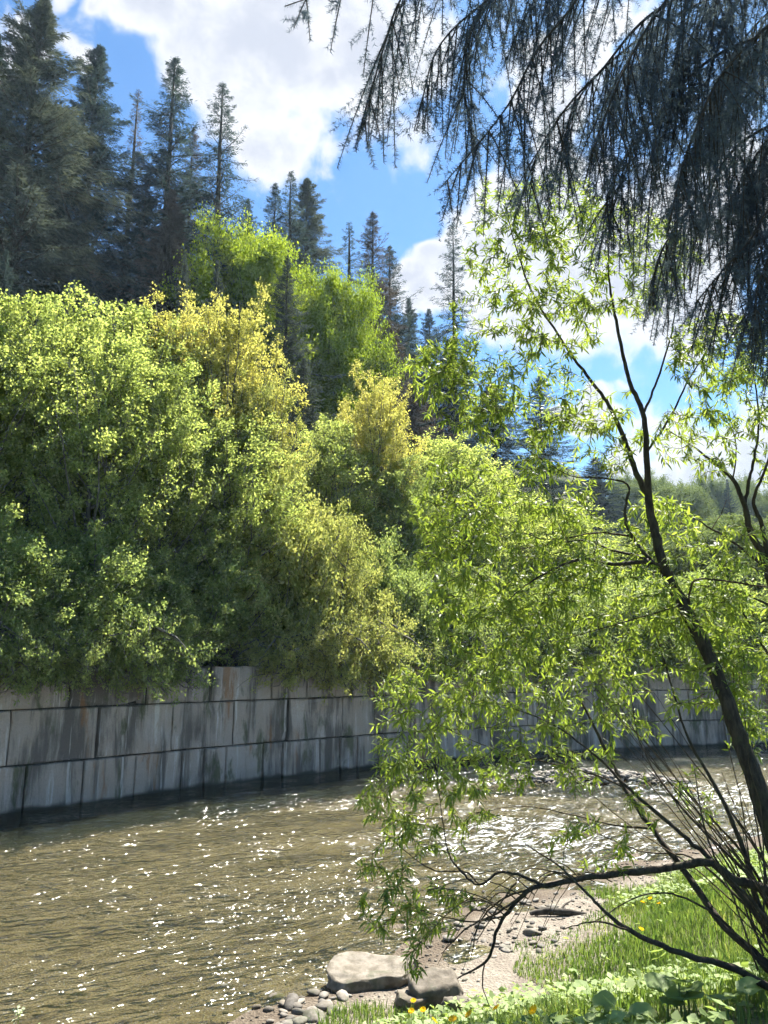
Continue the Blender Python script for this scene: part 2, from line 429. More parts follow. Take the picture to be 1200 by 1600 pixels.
def concrete_mat():
    mt, t = new_mat('stained_concrete')
    pos = t.n('ShaderNodeNewGeometry').outputs['Position']
    oi = t.n('ShaderNodeObjectInfo').outputs['Random']
    z = t.n('ShaderNodeSeparateXYZ', {0: pos}).outputs[2]
    streak = t.math('ADD', t.math('MULTIPLY', t.noise(t.mapping(pos, (1, 1, .10)), 2.3, 6, .65, .25), .7), t.math('MULTIPLY', t.noise(pos, .55, 3, .5), .3))
    streak2 = t.noise(t.mapping(pos, (1, 1, .06), loc=(7, 3, 0)), 6.5, 5, .6, .1)
    blot = t.noise(pos, 1.3, 6, .62, .3)
    fine = t.noise(pos, 30, 5, .7)
    c = t.mix(oi, (.31, .275, .235), (.43, .38, .33))
    c = t.mix(t.mapr(blot, .35, .65), c, (.34, .285, .23))
    c = t.mix(t.math('MULTIPLY', t.mapr(streak, .465, .585), .80), c, (.065, .06, .052))
    c = t.mix(t.math('MULTIPLY', t.mapr(streak2, .56, .68), .65), c, (.55, .52, .47))
    rust = t.noise(t.mapping(pos, (1, 1, .22), loc=(2.5, 9, 0)), 1.6, 5, .6, .2)
    c = t.mix(t.math('MULTIPLY', t.mapr(rust, .59, .68), .75), c, (.25, .125, .05))
    moss = t.noise(t.mapping(pos, (1, 1, .35), loc=(12, 4, 2)), 1.9, 6, .65, .4)
    c = t.mix(t.math('MULTIPLY', t.mapr(moss, .55, .66), .8), c, (.06, .075, .03))
    # the wet foot of the wall is dark with algae
    zn = t.math('ADD', z, t.math('MULTIPLY', t.math('SUBTRACT', blot, .5), .25))
    c = t.mix(t.mapr(zn, .11, .0), c, (.05, .05, .038))
    c = t.mix(t.mapr(fine, .3, .75), t.mix(1.0, c, (.82, .82, .82), 'MULTIPLY'), c)
    bp = t.n('ShaderNodeBump', {'Strength': .8, 'Distance': .03, 'Height': t.math('ADD', fine, t.math('MULTIPLY', blot, 2.5))})
    pb = t.n('ShaderNodeBsdfPrincipled', {'Base Color': c, 'Roughness': .88, 'Specular IOR Level': .25, 'Normal': bp.outputs[0]})
    out(t, pb.outputs[0]); return mt
M['concrete'] = concrete_mat()

def stone_mat(name, a, b, wet=False):
    mt, t = new_mat(name)
    tc = t.n('ShaderNodeTexCoord').outputs['Object']
    pos = t.n('ShaderNodeNewGeometry').outputs['Position']
    oi = t.n('ShaderNodeObjectInfo').outputs['Random']
    isl = t.n('ShaderNodeNewGeometry').outputs['Random Per Island']
    n1 = t.noise(pos, 9, 6, .65)
    c = t.mix(t.math('FRACT', t.math('ADD', oi, isl)), a, b)
    c = t.mix(t.mapr(n1, .35, .65), c, t.mix(1.0, c, (.5, .48, .43), 'MULTIPLY'))
    c = t.mix(t.math('MULTIPLY', t.mapr(t.noise(pos, 3.5, 6, .7, .6), .52, .62), .6), c, (.07, .075, .045))
    z = t.n('ShaderNodeSeparateXYZ', {0: pos}).outputs[2]
    c = t.mix(t.mapr(z, .0, .06), t.mix(1.0, c, (.45, .42, .36), 'MULTIPLY'), c)
    bp = t.n('ShaderNodeBump', {'Strength': .5, 'Distance': .02, 'Height': n1})
    pb = t.n('ShaderNodeBsdfPrincipled', {'Base Color': c, 'Roughness': .8, 'Specular IOR Level': .3, 'Normal': bp.outputs[0]})
    out(t, pb.outputs[0]); return mt
M['stone'] = stone_mat('river_stone', (.11, .10, .09), (.30, .27, .23))
M['earth_rock'] = stone_mat('earth_rock', (.11, .095, .075), (.16, .135, .105))
M['boulder'] = stone_mat('boulder_stone', (.16, .14, .11), (.20, .175, .14))

# ------------------------------------------------------------------ the ground
xs = axis([(-60, -12, 4), (-12, -4, .5), (-4, 9, .14), (9, 16, .5), (16, 60, 4)])
ys = axis([(-60, -6, 4), (-6, 2, .5), (2, 14, .14), (14, 28, 1.0)])
X, Y = np.meshgrid(xs, ys)
obj('river_bank', grid_mesh('river_bank', X, Y, bank_z(X, Y)), 'bank_soil', kind='structure')

xs = axis([(-60, -14, 3), (-14, 16, .4), (16, 60, 3)]); ys = axis([(-12, 4, 2), (4, 34, .4)])
X, Y = np.meshgrid(xs, ys)
ds = np.maximum(side_dist(SHORE, X, Y), -1.5)
dw = -side_dist(WALL, X, Y)
Z = -.10 * ds - .05 * np.maximum(ds - 1, 0)
Z = np.maximum(Z, -1.25 + .75 * sstep(2.8, 7.5, dw + .4 * np.clip(X + 6, 0, 9)))  # trough by the wall widened so its dark colour carries the shade there
bar = .42 * np.exp(-(((X - 5.5) / 3.2) ** 2 + ((Y - 20.8) / .9) ** 2))
Z = np.minimum(Z, .0) - .06 + bar * 1.35 + .05 * vnoise(X * 1.4, Y * 1.4, 5, 3) * sstep(.5, 2.5, ds)
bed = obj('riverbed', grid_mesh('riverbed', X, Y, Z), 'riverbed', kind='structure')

# water with real waves, running along the wall
xs = axis([(-60, -10, 2), (-10, 10, .085), (10, 18, .3), (18, 60, 3)]); ys = axis([(-8, 5, 1), (5, 27, .085), (27, 34, .5)])
X, Y = np.meshgrid(xs, ys)
rw = np.random.RandomState(4)
Zw = np.zeros_like(X)
for k in range(46):
    lam = rw.uniform(.22, 1.3); th = FLOW + .1 + rw.normal(0, .75) + math.pi / 2 * (rw.rand() < .55)
    a = .0075 * lam ** .9; kk = 2 * math.pi / lam
    Zw += a * np.sin(kk * (X * math.cos(th) + Y * math.sin(th)) + 1.3 * vnoise(X * .5, Y * .5, 60 + k % 5, 2) + rw.uniform(0, 6.28))
rif = sstep(-9, 2.5, X + .15 * (Y - 14)) * sstep(4.6, 8.5, -side_dist(WALL, X, Y)) * (.65 + .35 * sstep(11, 14, Y))
rif = np.clip(rif + .35 * vnoise(X * .7, Y * .9, 12, 3) * rif, 0, 1.2)
Zw = Zw * (.22 + 1.0 * rif)
fade = sstep(18, 8, np.abs(X)) * sstep(4, 6, Y)
wm = grid_mesh('river', X, Y, Zw * fade)
at_ = wm.attributes.new('riffle', 'FLOAT', 'POINT'); at_.data.foreach_set('value', rif.ravel().astype(np.float32))
obj('river', wm, 'river_water', kind='structure')

# hillside behind the wall: follows the wall, then climbs
wp = polyline_resample(WALL, 1.0)
tg = unit(np.gradient(wp, axis=0)); nb = np.stack([-tg[:, 1], tg[:, 0]], -1)
for _ in range(12): nb = unit(np.concatenate([nb[:1], (nb[:-2] + nb[1:-1] * 2 + nb[2:]) / 4, nb[-1:]]))
ts = axis([(.28, 8, .6), (8, 60, 2.0), (60, 420, 12)])
X = wp[None, :, 0] + ts[:, None] * nb[None, :, 0]; Y = wp[None, :, 1] + ts[:, None] * nb[None, :, 1]
Z = hill_z(X, Y)
obj('hillside', grid_mesh('hillside', X, Y, Z), 'forest_floor', kind='structure')
# wide plain that carries the land to the horizon
me = mesh_np('ground', [(-700, -700, -3), (700, -700, -3), (700, 700, -3), (-700, 700, -3)], [[0, 1, 2, 3]])
obj('ground', me, 'forest_floor', kind='structure')

# ------------------------------------------------------------------ retaining wall of concrete blocks
seglen = np.concatenate([[0], np.cumsum(np.linalg.norm(np.diff(WALL, axis=0), axis=1))])
def wall_at(s):
    s = np.clip(s, 0, seglen[-1] - 1e-6); i = int(np.searchsorted(seglen, s, side='right') - 1)
    f = (s - seglen[i]) / (seglen[i + 1] - seglen[i]); return WALL[i] + (WALL[i + 1] - WALL[i]) * f
def wall_s_of_px(px, zc):
    """distance along the wall of the joint seen at photograph column px"""
    best = None
    for s in np.arange(15, 75, .04):
        p = wall_at(s); q = np.array([p[0], p[1], zc]) - CAM
        zf = q[1] * _c + q[2] * _s
        if zf <= 0.1: continue
        x_ = 600 + FPX * q[0] / zf
        if best is None or abs(x_ - px) < best[0]: best = (abs(x_ - px), s)
    return best[1]
COURSES = [(-0.9, 0.93, [-190, -110, -40, 37, 127, 209, 281, 317, 352, 410, 440, 498, 528, 556, 598, 638, 677, 720, 765, 812, 860, 905, 950, 1000, 1050, 1100, 1150, 1200, 1250]),
           (0.93, 2.07, [-170, -80, 12, 150, 268, 365, 448, 533, 585, 640, 700, 760, 822, 884, 946, 1010, 1075, 1140, 1205, 1270]),
           (2.07, 2.99, [-200, -60, 110, 232, 330, 424, 480, 552, 610, 668, 734, 800, 866, 930, 1000, 1070, 1140, 1215, 1290])]
wall = empty('retaining_wall', (-5.06, 19.27, 0), 'long weathered grey concrete block wall along the far river bank', 'wall')
rb = random.Random(5)
bi = 0
for ci, (z0, z1, px) in enumerate(COURSES):
    S = [wall_s_of_px(p, (max(z0, 0) + z1) / 2) for p in px]
    s = S[0]; pre = []
    while s > 8: s -= rb.uniform(1.8, 2.4); pre.insert(0, s)
    s = S[-1]; post = []
    while s < 62: s += rb.uniform(1.8, 2.6); post.append(s)
    S = pre + S + post
    for a, b in zip(S[:-1], S[1:]):
        if b - a < .25: continue
        g = .018
        pa, pb_ = wall_at(a + g), wall_at(b - g)
        d = pb_ - pa; L = np.linalg.norm(d); d /= L; n = np.array([d[1], -d[0]])     # n faces the river
        off = rb.uniform(-.035, .035) + (.07, .03, 0)[ci]
        tilt = rb.uniform(-.012, .012)
        nx, nz = 6, 4; th = .55
        top = z1 - .014 + (rb.uniform(-.05, .03) if ci == 2 else 0)
        V = []; Q = []
        rr = np.random.RandomState(bi + 100)
        bev = .022
        def outl(inset, depth):
            x0_, x1_, zb, zt = inset, L - inset, z0 + .014 + inset, top - inset
            P = [(x0_ + (x1_ - x0_) * i / nx, zb) for i in range(nx)] + [(x1_, zb + (zt - zb) * i / nz) for i in range(nz)] + \
                [(x1_ - (x1_ - x0_) * i / nx, zt) for i in range(nx)] + [(x0_, zt - (zt - zb) * i / nz) for i in range(nz)]
            return P
        rings = [(0, -th), (0, 0), (bev, bev)]
        nr = 2 * (nx + nz)
        for (ins, dep) in rings:
            for (u, zz) in outl(ins, dep):
                ch = (rr.rand() ** 5 * -.07) if dep >= 0 else 0       # chipped arrises
                dd = dep + off + tilt * (u - L / 2) + ch
                p = pa + d * u + n * dd; V.append((p[0], p[1], zz - (rr.rand() ** 3 * .09 if ci == 2 and zz > top - .05 and dep >= 0 else rr.rand() ** 6 * .02)))
        for r_ in range(2):
            for i in range(nr):
                j = (i + 1) % nr
                Q.append((r_ * nr + i, r_ * nr + j, (r_ + 1) * nr + j, (r_ + 1) * nr + i))
        me = bpy.data.meshes.new('block')
        me.from_pydata([Vector(v) - wall.location for v in V], [], Q + [tuple(range(2 * nr, 3 * nr))])
        me.update()
        o = obj('block', me, 'concrete', wall); bi += 1
# dark earth seen in the open joints
core = []
for s in np.arange(6, 64, .8):
    p = wall_at(s); core.append(p)
core = np.array(core); ct = unit(np.gradient(core, axis=0)); cn = np.stack([ct[:, 1], -ct[:, 0]], -1)
f_ = core - cn * .06
V = np.concatenate([np.c_[f_, np.full(len(f_), -.9)], np.c_[f_, np.full(len(f_), 2.86)], np.c_[f_ - cn * .45, np.full(len(f_), 2.88)]]) - np.array(wall.location)
n_ = len(f_); Q = [(i, i + 1, n_ + i + 1, n_ + i) for i in range(n_ - 1)] + [(n_ + i, n_ + i + 1, 2 * n_ + i + 1, 2 * n_ + i) for i in range(n_ - 1)]
obj('joint_fill', mesh_np('joint_fill', V, Q), 'bark', wall)

# ------------------------------------------------------------------ tree builders
def fit(verts, H, Rm):
    """scale a plant's corners so that it really is H tall and Rm in radius"""
    top = np.percentile(verts[:, 2], 99.7); rad = np.percentile(np.hypot(verts[:, 0], verts[:, 1]), 95)
    return np.array([Rm / rad, Rm / rad, H / top])

def conifer(seed, H=24.0, Rm=2.9, nb=430, fol=34, sparse_top=.0, clear=.06, shape=.75, droop=.35, dens=1.0):
    r = np.random.RandomState(seed)
    T = Tubes()
    zt = np.linspace(0, H, 14)
    wob = np.c_[np.cumsum(r.normal(0, .03, 14)), np.cumsum(r.normal(0, .03, 14)), zt]
    T.add(wob, .26 * (1 - zt / H) ** .8 + .018, 7)
    P = []; D = []; N = []; L = []; W = []
    for b in range(nb):
        u = clear + (1 - clear) * ((b + r.rand()) / nb) ** .92
        z = H * u; az = b * 2.39996 + r.normal(0, .5)
        if math.sin(z * .9 + az + seed) + math.sin(z * 2.3 - 2 * az) < -1.15 and u < .93: continue
        ln = Rm * (1 - math.exp(-(1 - u) * shape)) / (1 - math.exp(-shape)) * r.uniform(.3, 1.1) + .05
        ln *= 1 + .22 * math.sin(az * 2 + seed) * (u < .85) + .18 * math.sin(z * 1.3 + az)
        if r.rand() < .08: ln *= 1.3
        ox = np.interp(z, zt, wob[:, 0]); oy = np.interp(z, zt, wob[:, 1])
        s = np.linspace(0, 1, 6)
        rise = .45 * u * u
        dr_ = droop * r.uniform(.5, 1.5)
        zz = z + ln * (rise * s - dr_ * (1 - .6 * u) * s ** 1.5 + .2 * s ** 4)
        pts = np.c_[ox + math.cos(az) * ln * s, oy + math.sin(az) * ln * s, zz]
        thin = 1.0
        if u > 1 - sparse_top: thin = .45
        if ln > .6: T.add(pts, np.linspace(.03, .007, 6) * (.5 + ln / Rm), 3)
        m_ = int(2.3 * fol * dens * thin * (.25 + .75 * ln / Rm) * r.uniform(.5, 1.3)) + 5
        q = r.rand(m_) ** .7 * .95 + .05
        bx = np.stack([np.interp(q, s, pts[:, k]) for k in range(3)], 1)
        tang = np.array([math.cos(az), math.sin(az), 0]); sd = np.array([-math.sin(az), math.cos(az), 0])
        side = r.choice([-1, 1], m_)[:, None]
        spread = (.26 * ln * (1.05 - q))[:, None] * r.rand(m_, 1)
        bx = bx + sd * side * spread + r.normal(0, .05, (m_, 3))
        bx[:, 2] -= .25 * spread[:, 0]
        hang = r.uniform(.2, 1.7, (m_, 1)) * (1 - .75 * u)
        d = tang * r.uniform(.2, 1.0, (m_, 1)) + sd * side * r.uniform(.0, .6, (m_, 1)) + np.array([0, 0, -1]) * hang + np.array([0, 0, .25]) * u
        P.append(bx); D.append(d); N.append(r.normal(0, 1, (m_, 3)))
        L.append(r.uniform(.16, .46, m_) * (.3 + .75 * (1 - u) ** .5)); W.append(r.uniform(.022, .042, m_))
    P, D, N, L, W = map(np.concatenate, (P, D, N, L, W))
    V, Q = leaf_quads(P, D, N, L, W, .1)
    return T.mesh('conifer_trunk'), mesh_np('conifer_crown', V, Q), H, Rm

def broadleaf(seed, H=9.0, Rm=2.4, stems=2, clear=.12, up=.8, nbr=34, nsub=9, leaves=42000, ll=.085, lw=.065, profile=None, spread=.13, lean=.12, bark_r=.09, flat=.7):
    r = np.random.RandomState(seed)
    if profile is None: profile = lambda u: (np.clip(1.25 * (1 - u) ** .55, 0, 1)) * (.55 + .45 * min(1, u / .35))
    T = Tubes(); A = []; AD = []; AW = []
    for st in range(stems):
        az = r.uniform(0, 6.28) + st * 6.28 / stems
        hh = H * (1 if st == 0 else r.uniform(.72, .97))
        le = (lean * .3 if st == 0 else lean) * hh
        n = 10; s = np.linspace(0, 1, n)
        pts = np.c_[math.cos(az) * (.12 + le * s ** 1.2) + np.cumsum(r.normal(0, .05, n)), math.sin(az) * (.12 + le * s ** 1.2) + np.cumsum(r.normal(0, .05, n)), hh * s]
        T.add(pts, bark_r * (1 - s) ** .7 * (hh / H) + .012, 6)
        k = int(nbr * (1.0 if st == 0 else .8))
        for b in range(k):
            u = clear + (1 - clear) * ((b + r.rand()) / k) ** .9
            p0 = np.array([np.interp(u, s, pts[:, j]) for j in range(3)])
            a2 = b * 2.39996 + r.normal(0, .4) + seed
            ln = Rm * profile(u) * r.uniform(.6, 1.1) + .25
            e = np.linspace(0, 1, 6)
            up_ = up * r.uniform(.6, 1.3)
            dr = np.array([math.cos(a2), math.sin(a2), 0])
            bp = p0 + dr * (ln * e)[:, None] + np.array([0, 0, 1]) * (ln * up_ * (e ** 1.25))[:, None] + np.cumsum(r.normal(0, .035 * ln, (6, 3)), 0) * e[:, None]
            T.add(bp, np.linspace(.028, .006, 6) * (.5 + ln / Rm), 4)
            for q in range(nsub):
                v = r.uniform(.25, 1.0)
                c0 = np.array([np.interp(v, e, bp[:, j]) for j in range(3)])
                sd = unit(dr * r.uniform(.0, 1.0) + r.normal(0, .65, 3) + np.array([0, 0, .35 + .4 * up_]))
                sl = ln * r.uniform(.16, .38) + .12
                c1 = c0 + sd * sl
                if q % 2 == 0: T.add(np.stack([c0, (c0 + c1) / 2 + r.normal(0, .03, 3), c1]), [.007, .005, .003], 3)
                f = r.rand(5)[:, None]
                A.append(c0 + (c1 - c0) * (f * .8 + .25)); AD.append(np.repeat(sd[None], 5, 0)); AW.append(np.full(5, .4 + sl))
    A = np.concatenate(A); AD = np.concatenate(AD); AW = np.concatenate(AW)
    idx = r.choice(len(A), leaves, p=AW / AW.sum())
    P = A[idx] + r.normal(0, spread, (leaves, 3)) * np.array([1, 1, .75])
    D = AD[idx] * .5 + r.normal(0, .7, (leaves, 3)) + np.array([0, 0, -.15])
    N = r.normal(0, .6, (leaves, 3)) + np.array([0, 0, flat])
    V, Q = leaf_quads(P, D, N, ll * r.uniform(.6, 1.25, leaves), lw * r.uniform(.65, 1.2, leaves), .18)
    k = fit(V, H, Rm); V = V * k; T.V = [v * k for v in T.V]
    return T.mesh('tree_trunk'), mesh_np('tree_crown', V, Q), H, Rm

def shared(name, me, mat, parent):
    """an object on shared mesh data with a material of its own"""
    if not me.materials: me.materials.append(M[mat])
    o = obj(name, me, None, parent)
    o.material_slots[0].link = 'OBJECT'; o.material_slots[0].material = M[mat]
    return o

def plant_tree(name, proto, base, height, radius, leaf, bark, label, cat, group=None, rz=0.0):
    tr, cr, H, Rm = proto
    o = empty(name, base, label, cat, group, rz, (radius / Rm, radius / Rm, height / H))
    shared('trunk', tr, bark, o); shared('crown', cr, leaf, o)
    return o

CON = [conifer(11, 24, 4.4, 620, 150, .0, .04, 2.4, .55),
       conifer(23, 24, 3.6, 520, 120, .25, .06, 2.6, .6),
       conifer(37, 24, 3.4, 340, 95, .45, .10, 2.8, .55),
       conifer(41, 24, 4.6, 520, 140, .06, .03, 1.6, .5),
       conifer(59, 24, 1.8, 240, 40, .8, .10, 2.4, .5)]

# top pixel, depth, half width at the widest in pixels, kind, material, label
SPR = [
 (70, -4, 36, 100, 0, 'needle_grey', 'tallest spruce of the hillside, dense and dark, at the left edge'),
 (-6, 50, 40, 70, 0, 'needle', 'dark spruce cut off by the left edge of the picture'),
 (160, 72, 42, 72, 0, 'needle', 'dark narrow spruce right of the tallest spruce on the left'),
 (108, 175, 40, 66, 3, 'needle_grey', 'shorter greyish spruce against the right flank of the tallest spruce'),
 (218, 138, 46, 36, 4, 'needle_brown', 'thin bare-topped spruce between two dark spruces'),
 (230, 270, 44, 64, 3, 'needle', 'dark spruce filling the gap below the thin bare-topped one'),
 (275, 92, 44, 66, 1, 'needle', 'tall spruce with open airy top against the big cloud'),
 (268, 300, 41, 74, 3, 'needle_brown', 'brownish half-dead spruce under the airy-topped spruce'),
 (303, 200, 47, 40, 1, 'needle_brown', 'slim spruce tucked right behind the airy-topped spruce'),
 (352, 133, 43, 62, 2, 'needle', 'sparse ragged spruce standing free against the cloud'),
 (386, 312, 50, 36, 3, 'needle', 'small spruce right beside the sparse ragged spruce'),
 (430, 288, 50, 34, 1, 'needle', 'left one of three spruces above the rounded bright green tree'),
 (458, 268, 47, 40, 2, 'needle', 'middle and tallest of three spruces above the rounded bright green tree'),
 (480, 283, 52, 50, 0, 'needle_grey', 'right one of three spruces above the rounded bright green tree'),
 (450, 400, 38, 44, 3, 'needle_grey', 'dusky spruce standing in front of the rounded bright green tree'),
 (552, 348, 56, 34, 4, 'needle', 'needle-thin spruce left of the paired spruces in mid-picture'),
 (583, 333, 54, 40, 1, 'needle_brown', 'taller of the paired brownish spruces in mid-picture'),
 (609, 385, 58, 36, 1, 'needle', 'shorter of the paired spruces in mid-picture'),
 (600, 500, 48, 62, 3, 'needle_brown', 'dull brown bushy spruce below the paired spruces'),
 (637, 468, 62, 40, 3, 'needle', 'small dark spruce at the foot of the white cloud'),
 (672, 484, 66, 34, 3, 'needle', 'smallest pointed spruce beside the lone lollipop-shaped conifer'),
 (705, 348, 60, 42, 2, 'needle', 'lone conifer with bare stem and tufted top before the cloud'),
 (288, 392, 33, 28, 3, 'needle_grey', 'slim young grey-green spruce rising behind the leafy bank trees'),
 (338, 408, 32, 42, 3, 'needle_grey', 'short grey-brown spruce beside the rounded bright green tree'),
 (8, 392, 27, 46, 3, 'needle', 'young spruce showing its branches at the left edge above the alders'),
 (478, 560, 34, 46, 3, 'needle_grey', 'pale young spruce between the two yellow-topped trees'),
 (640, 600, 45, 60, 3, 'needle_brown', 'dead brown spruce in the shade left of the willow'),
 (700, 560, 56, 60, 3, 'needle', 'dark spruce half hidden by the left side of the willow'),
 (770, 600, 62, 60, 0, 'needle', 'dark spruce seen through the middle of the willow'),
 (842, 588, 70, 40, 1, 'needle', 'slender spruce seen through the willow against blue sky'),
 (930, 715, 85, 40, 0, 'needle', 'far small spruce seen between the willow stems'),
]
rs = random.Random(2)
for (px, py, Yd, hw, kd, mt_, lab) in SPR:
    top = at(px, py, Yd)
    bz = float(hill_z(top[0], top[1])) - .3
    h = top[2] - bz
    rad = hw / FPX * np.linalg.norm(top - CAM) * (1.1 if kd == 4 else 1.5) * (1.3 if 370 < px < 690 else 1)
    if 'lollipop' in lab: pass
    plant_tree('spruce_tree', CON[kd], (top[0], top[1], bz), h, rad, mt_, 'bark', lab, 'spruce', 'spruces on the hillside', rs.uniform(0, 6.28))
    print('spruce', px, py, 'h %.1f r %.1f base %.1f' % (h, rad, bz))

ALD = [broadleaf(3, 9.5, 2.3, 4, .10, 1.25, 34, 12, 46000, .09, .065, spread=.095),
       broadleaf(8, 9.0, 2.5, 3, .12, 1.0, 34, 12, 46000, .09, .065, spread=.095),
       broadleaf(15, 10.0, 2.1, 3, .10, 2.3, 44, 10, 56000, .09, .062, spread=.085)]
HANG = broadleaf(51, 1.6, 1.5, 6, .05, -.35, 16, 8, 16000, .085, .06, lambda u: 1.0, .08, .5, .03)
SHR = [broadleaf(21, 4.0, 2.3, 5, .02, .55, 22, 9, 30000, .13, .09, lambda u: 1 - .55 * u, .12, .35, .05),
       broadleaf(27, 4.0, 2.4, 4, .02, .40, 24, 9, 36000, .09, .06, lambda u: 1 - .6 * u, .12, .35, .05)]
MAP = broadleaf(33, 13.0, 5.4, 1, .18, .25, 90, 18, 130000, .15, .12, lambda u: math.sqrt(max(0, 1 - (abs(u - .45) / .62) ** 2)), .3, .1, .2)

MAPLES = [(392, 366, 43, 124, 'rounded bright green broadleaf tree below the three spruces'),
          (522, 440, 46, 96, 'lower bright green crown on the right, touching the rounded tree')]
for (px, py, Yd, hw, lab) in MAPLES:
    top = at(px, py, Yd); bz = float(hill_z(top[0], top[1])) - .3
    rad = hw / FPX * np.linalg.norm(top - CAM)
    plant_tree('broadleaf_tree', MAP, (top[0], top[1], bz), top[2] - bz, rad * .9, 'maple_leaf', 'bark', lab, 'tree', None, rs.uniform(0, 6.28))
    print('maple', top[2] - bz, rad)

TREES = [  # top pixel, depth, half width, proto, leaf
 (10, 480, 19.5, 120, 1, 'alder_leaf', 'leafy alder at the left edge above the overgrown wall'),
 (78, 462, 20.5, 120, 0, 'alder_leaf', 'tallest yellow-green alder near the left edge'),
 (150, 520, 19.5, 120, 1, 'alder_leaf', 'alder with visible grey stems above the dark shrubs'),
 (232, 486, 22.5, 120, 0, 'alder_leaf', 'broad yellow-green alder in the middle of the bank thicket'),
 (316, 484, 24.5, 85, 2, 'yellow_leaf', 'yellow-leaved tree with upright shoots behind the broad alder'),
 (392, 474, 24.5, 95, 2, 'yellow_leaf', 'brightest yellow tree with spiky upright shoots on the bank'),
 (285, 585, 21.0, 100, 1, 'alder_leaf', 'full green alder in front of the yellow trees'),
 (385, 650, 22.0, 100, 0, 'alder_leaf', 'green alder at the right end of the tall thicket'),
 (430, 590, 24.5, 74, 2, 'pale_leaf', 'pale yellow-green tree closing the thicket on the right'),
 (578, 582, 30.0, 74, 2, 'yellow_leaf', 'second yellow tree, apart, left of the willow'),
 (530, 660, 29.0, 80, 0, 'alder_leaf', 'grey-green tree to the left of the second yellow tree'),
 (620, 720, 30.0, 80, 1, 'shrub_leaf', 'dull green tree at the foot of the second yellow tree'),
 (700, 690, 33.0, 90, 0, 'alder_leaf', 'green tree directly behind the left willow foliage'),
 (780, 740, 36.0, 110, 1, 'alder_leaf', 'bushy green tree behind the dense middle of the willow'),
 (880, 790, 38.0, 100, 0, 'alder_leaf', 'green tree behind the fork of the willow'),
 (1010, 830, 42.0, 100, 1, 'far_leaf', 'soft green tree on the flat bank right of the willow trunk'),
 (1110, 815, 40.0, 110, 0, 'far_leaf', 'soft green tree between the two willows'),
 (1200, 800, 44.0, 120, 1, 'far_leaf', 'soft green tree at the right edge behind the second willow'),
]
for (px, py, Yd, hw, kd, lf, lab) in TREES:
    top = at(px, py, Yd); bz = float(hill_z(top[0], top[1])) - .15
    if side_dist(WALL, top[0], top[1]) < .5: print('TREE IN RIVER', lab)
    rad = hw / FPX * np.linalg.norm(top - CAM)
    plant_tree('bank_tree', ALD[kd], (top[0], top[1], bz), top[2] - bz, rad, lf, 'alder_bark', lab, 'tree', 'trees on the far bank', rs.uniform(0, 6.28))
    print('tree', px, py, 'h %.1f r %.1f t %.1f' % (top[2] - bz, rad, side_dist(WALL, top[0], top[1])))

SHRUBS = [  # position along the picture, top, offset behind wall, half width, proto, leaf
 (-30, 800, .9, 110, 0, 'shrub_leaf', 'dark shrub spilling over the wall at the left edge'),
 (70, 850, .8, 110, 1, 'shrub_leaf', 'dark shrub hanging over the wall beside the leftmost block joint'),
 (160, 830, 1.0, 110, 0, 'shrub_leaf', 'dark green shrub above the widest wall block'),
 (245, 860, .8, 100, 1, 'shrub_leaf', 'shrub with leafy skirt reaching furthest down the left wall'),
 (330, 840, 1.4, 100, 0, 'shrub_leaf', 'dark shrub set back above the rust streak'),
 (405, 770, 1.5, 105, 1, 'alder_leaf', 'green shrub above the bare twigs on the wall top'),
 (470, 740, 1.2, 105, 0, 'pale_leaf', 'tall pale shrub right of the bare twigs'),
 (540, 800, .9, 90, 1, 'pale_leaf', 'pale shrub leaning out over the wall bend'),
 (575, 900, .7, 65, 0, 'pale_leaf', 'yellowish low shrub draping over the wall bend'),
 (500, 940, .8, 80, 1, 'pale_leaf', 'low sunlit shrub draping over the wall right of the bare twigs'),
 (640, 840, 1.5, 80, 0, 'shrub_leaf', 'dark shrub behind the left tips of the willow'),
 (720, 880, 1.4, 90, 1, 'shrub_leaf', 'dark shrub on the wall behind the lower willow leaves'),
 (810, 900, 1.6, 90, 0, 'shrub_leaf', 'dark shrub on the wall behind the middle of the willow'),
 (910, 910, 1.6, 90, 1, 'shrub_leaf', 'dark shrub above the wall left of the willow trunk'),
 (1010, 900, 1.6, 90, 0, 'shrub_leaf', 'dark shrub above the wall behind the willow trunk'),
 (1110, 900, 1.8, 100, 1, 'shrub_leaf', 'dark shrub above the wall right of the willow trunk'),
 (1200, 890, 2.0, 100, 0, 'shrub_leaf', 'dark shrub above the wall at the right edge'),
]
for (px, py, off, hw, kd, lf, lab) in SHRUBS:
    s = wall_s_of_px(px, 2.9); p = wall_at(s); q = wall_at(s + .2) - wall_at(s - .2); q /= np.linalg.norm(q)
    b = p + np.array([-q[1], q[0]]) * off
    top = at(px, py, b[1]); bz = 2.75
    rad = hw / FPX * np.linalg.norm(top - CAM) * .9
    plant_tree('shrub', SHR[kd], (b[0], b[1], bz), top[2] - bz, rad, lf, 'alder_bark', lab, 'shrub', 'shrubs along the wall top', rs.uniform(0, 6.28))

# far wood on the right: a row of trees that look alike
for k in range(14):
    px = 860 + k * 30 + rs.uniform(-10, 10); py = 765 + rs.uniform(-22, 15); Yd = rs.uniform(85, 120)
    top = at(px, py, Yd); bz = float(hill_z(top[0], top[1])) - .3
    if k % 3 == 0:
        plant_tree('far_spruce', CON[3], (top[0], top[1], bz), top[2] - bz, 3.2, 'needle', 'bark', 'small far spruce in the hazy wood behind the willows', 'spruce', 'far wood on the right', rs.uniform(0, 6))
    else:
        plant_tree('far_tree', MAP, (top[0], top[1], bz), top[2] - bz, rs.uniform(4.0, 5.5), 'far_leaf', 'bark', 'rounded far tree in the hazy wood behind the willows', 'tree', 'far wood on the right', rs.uniform(0, 6))

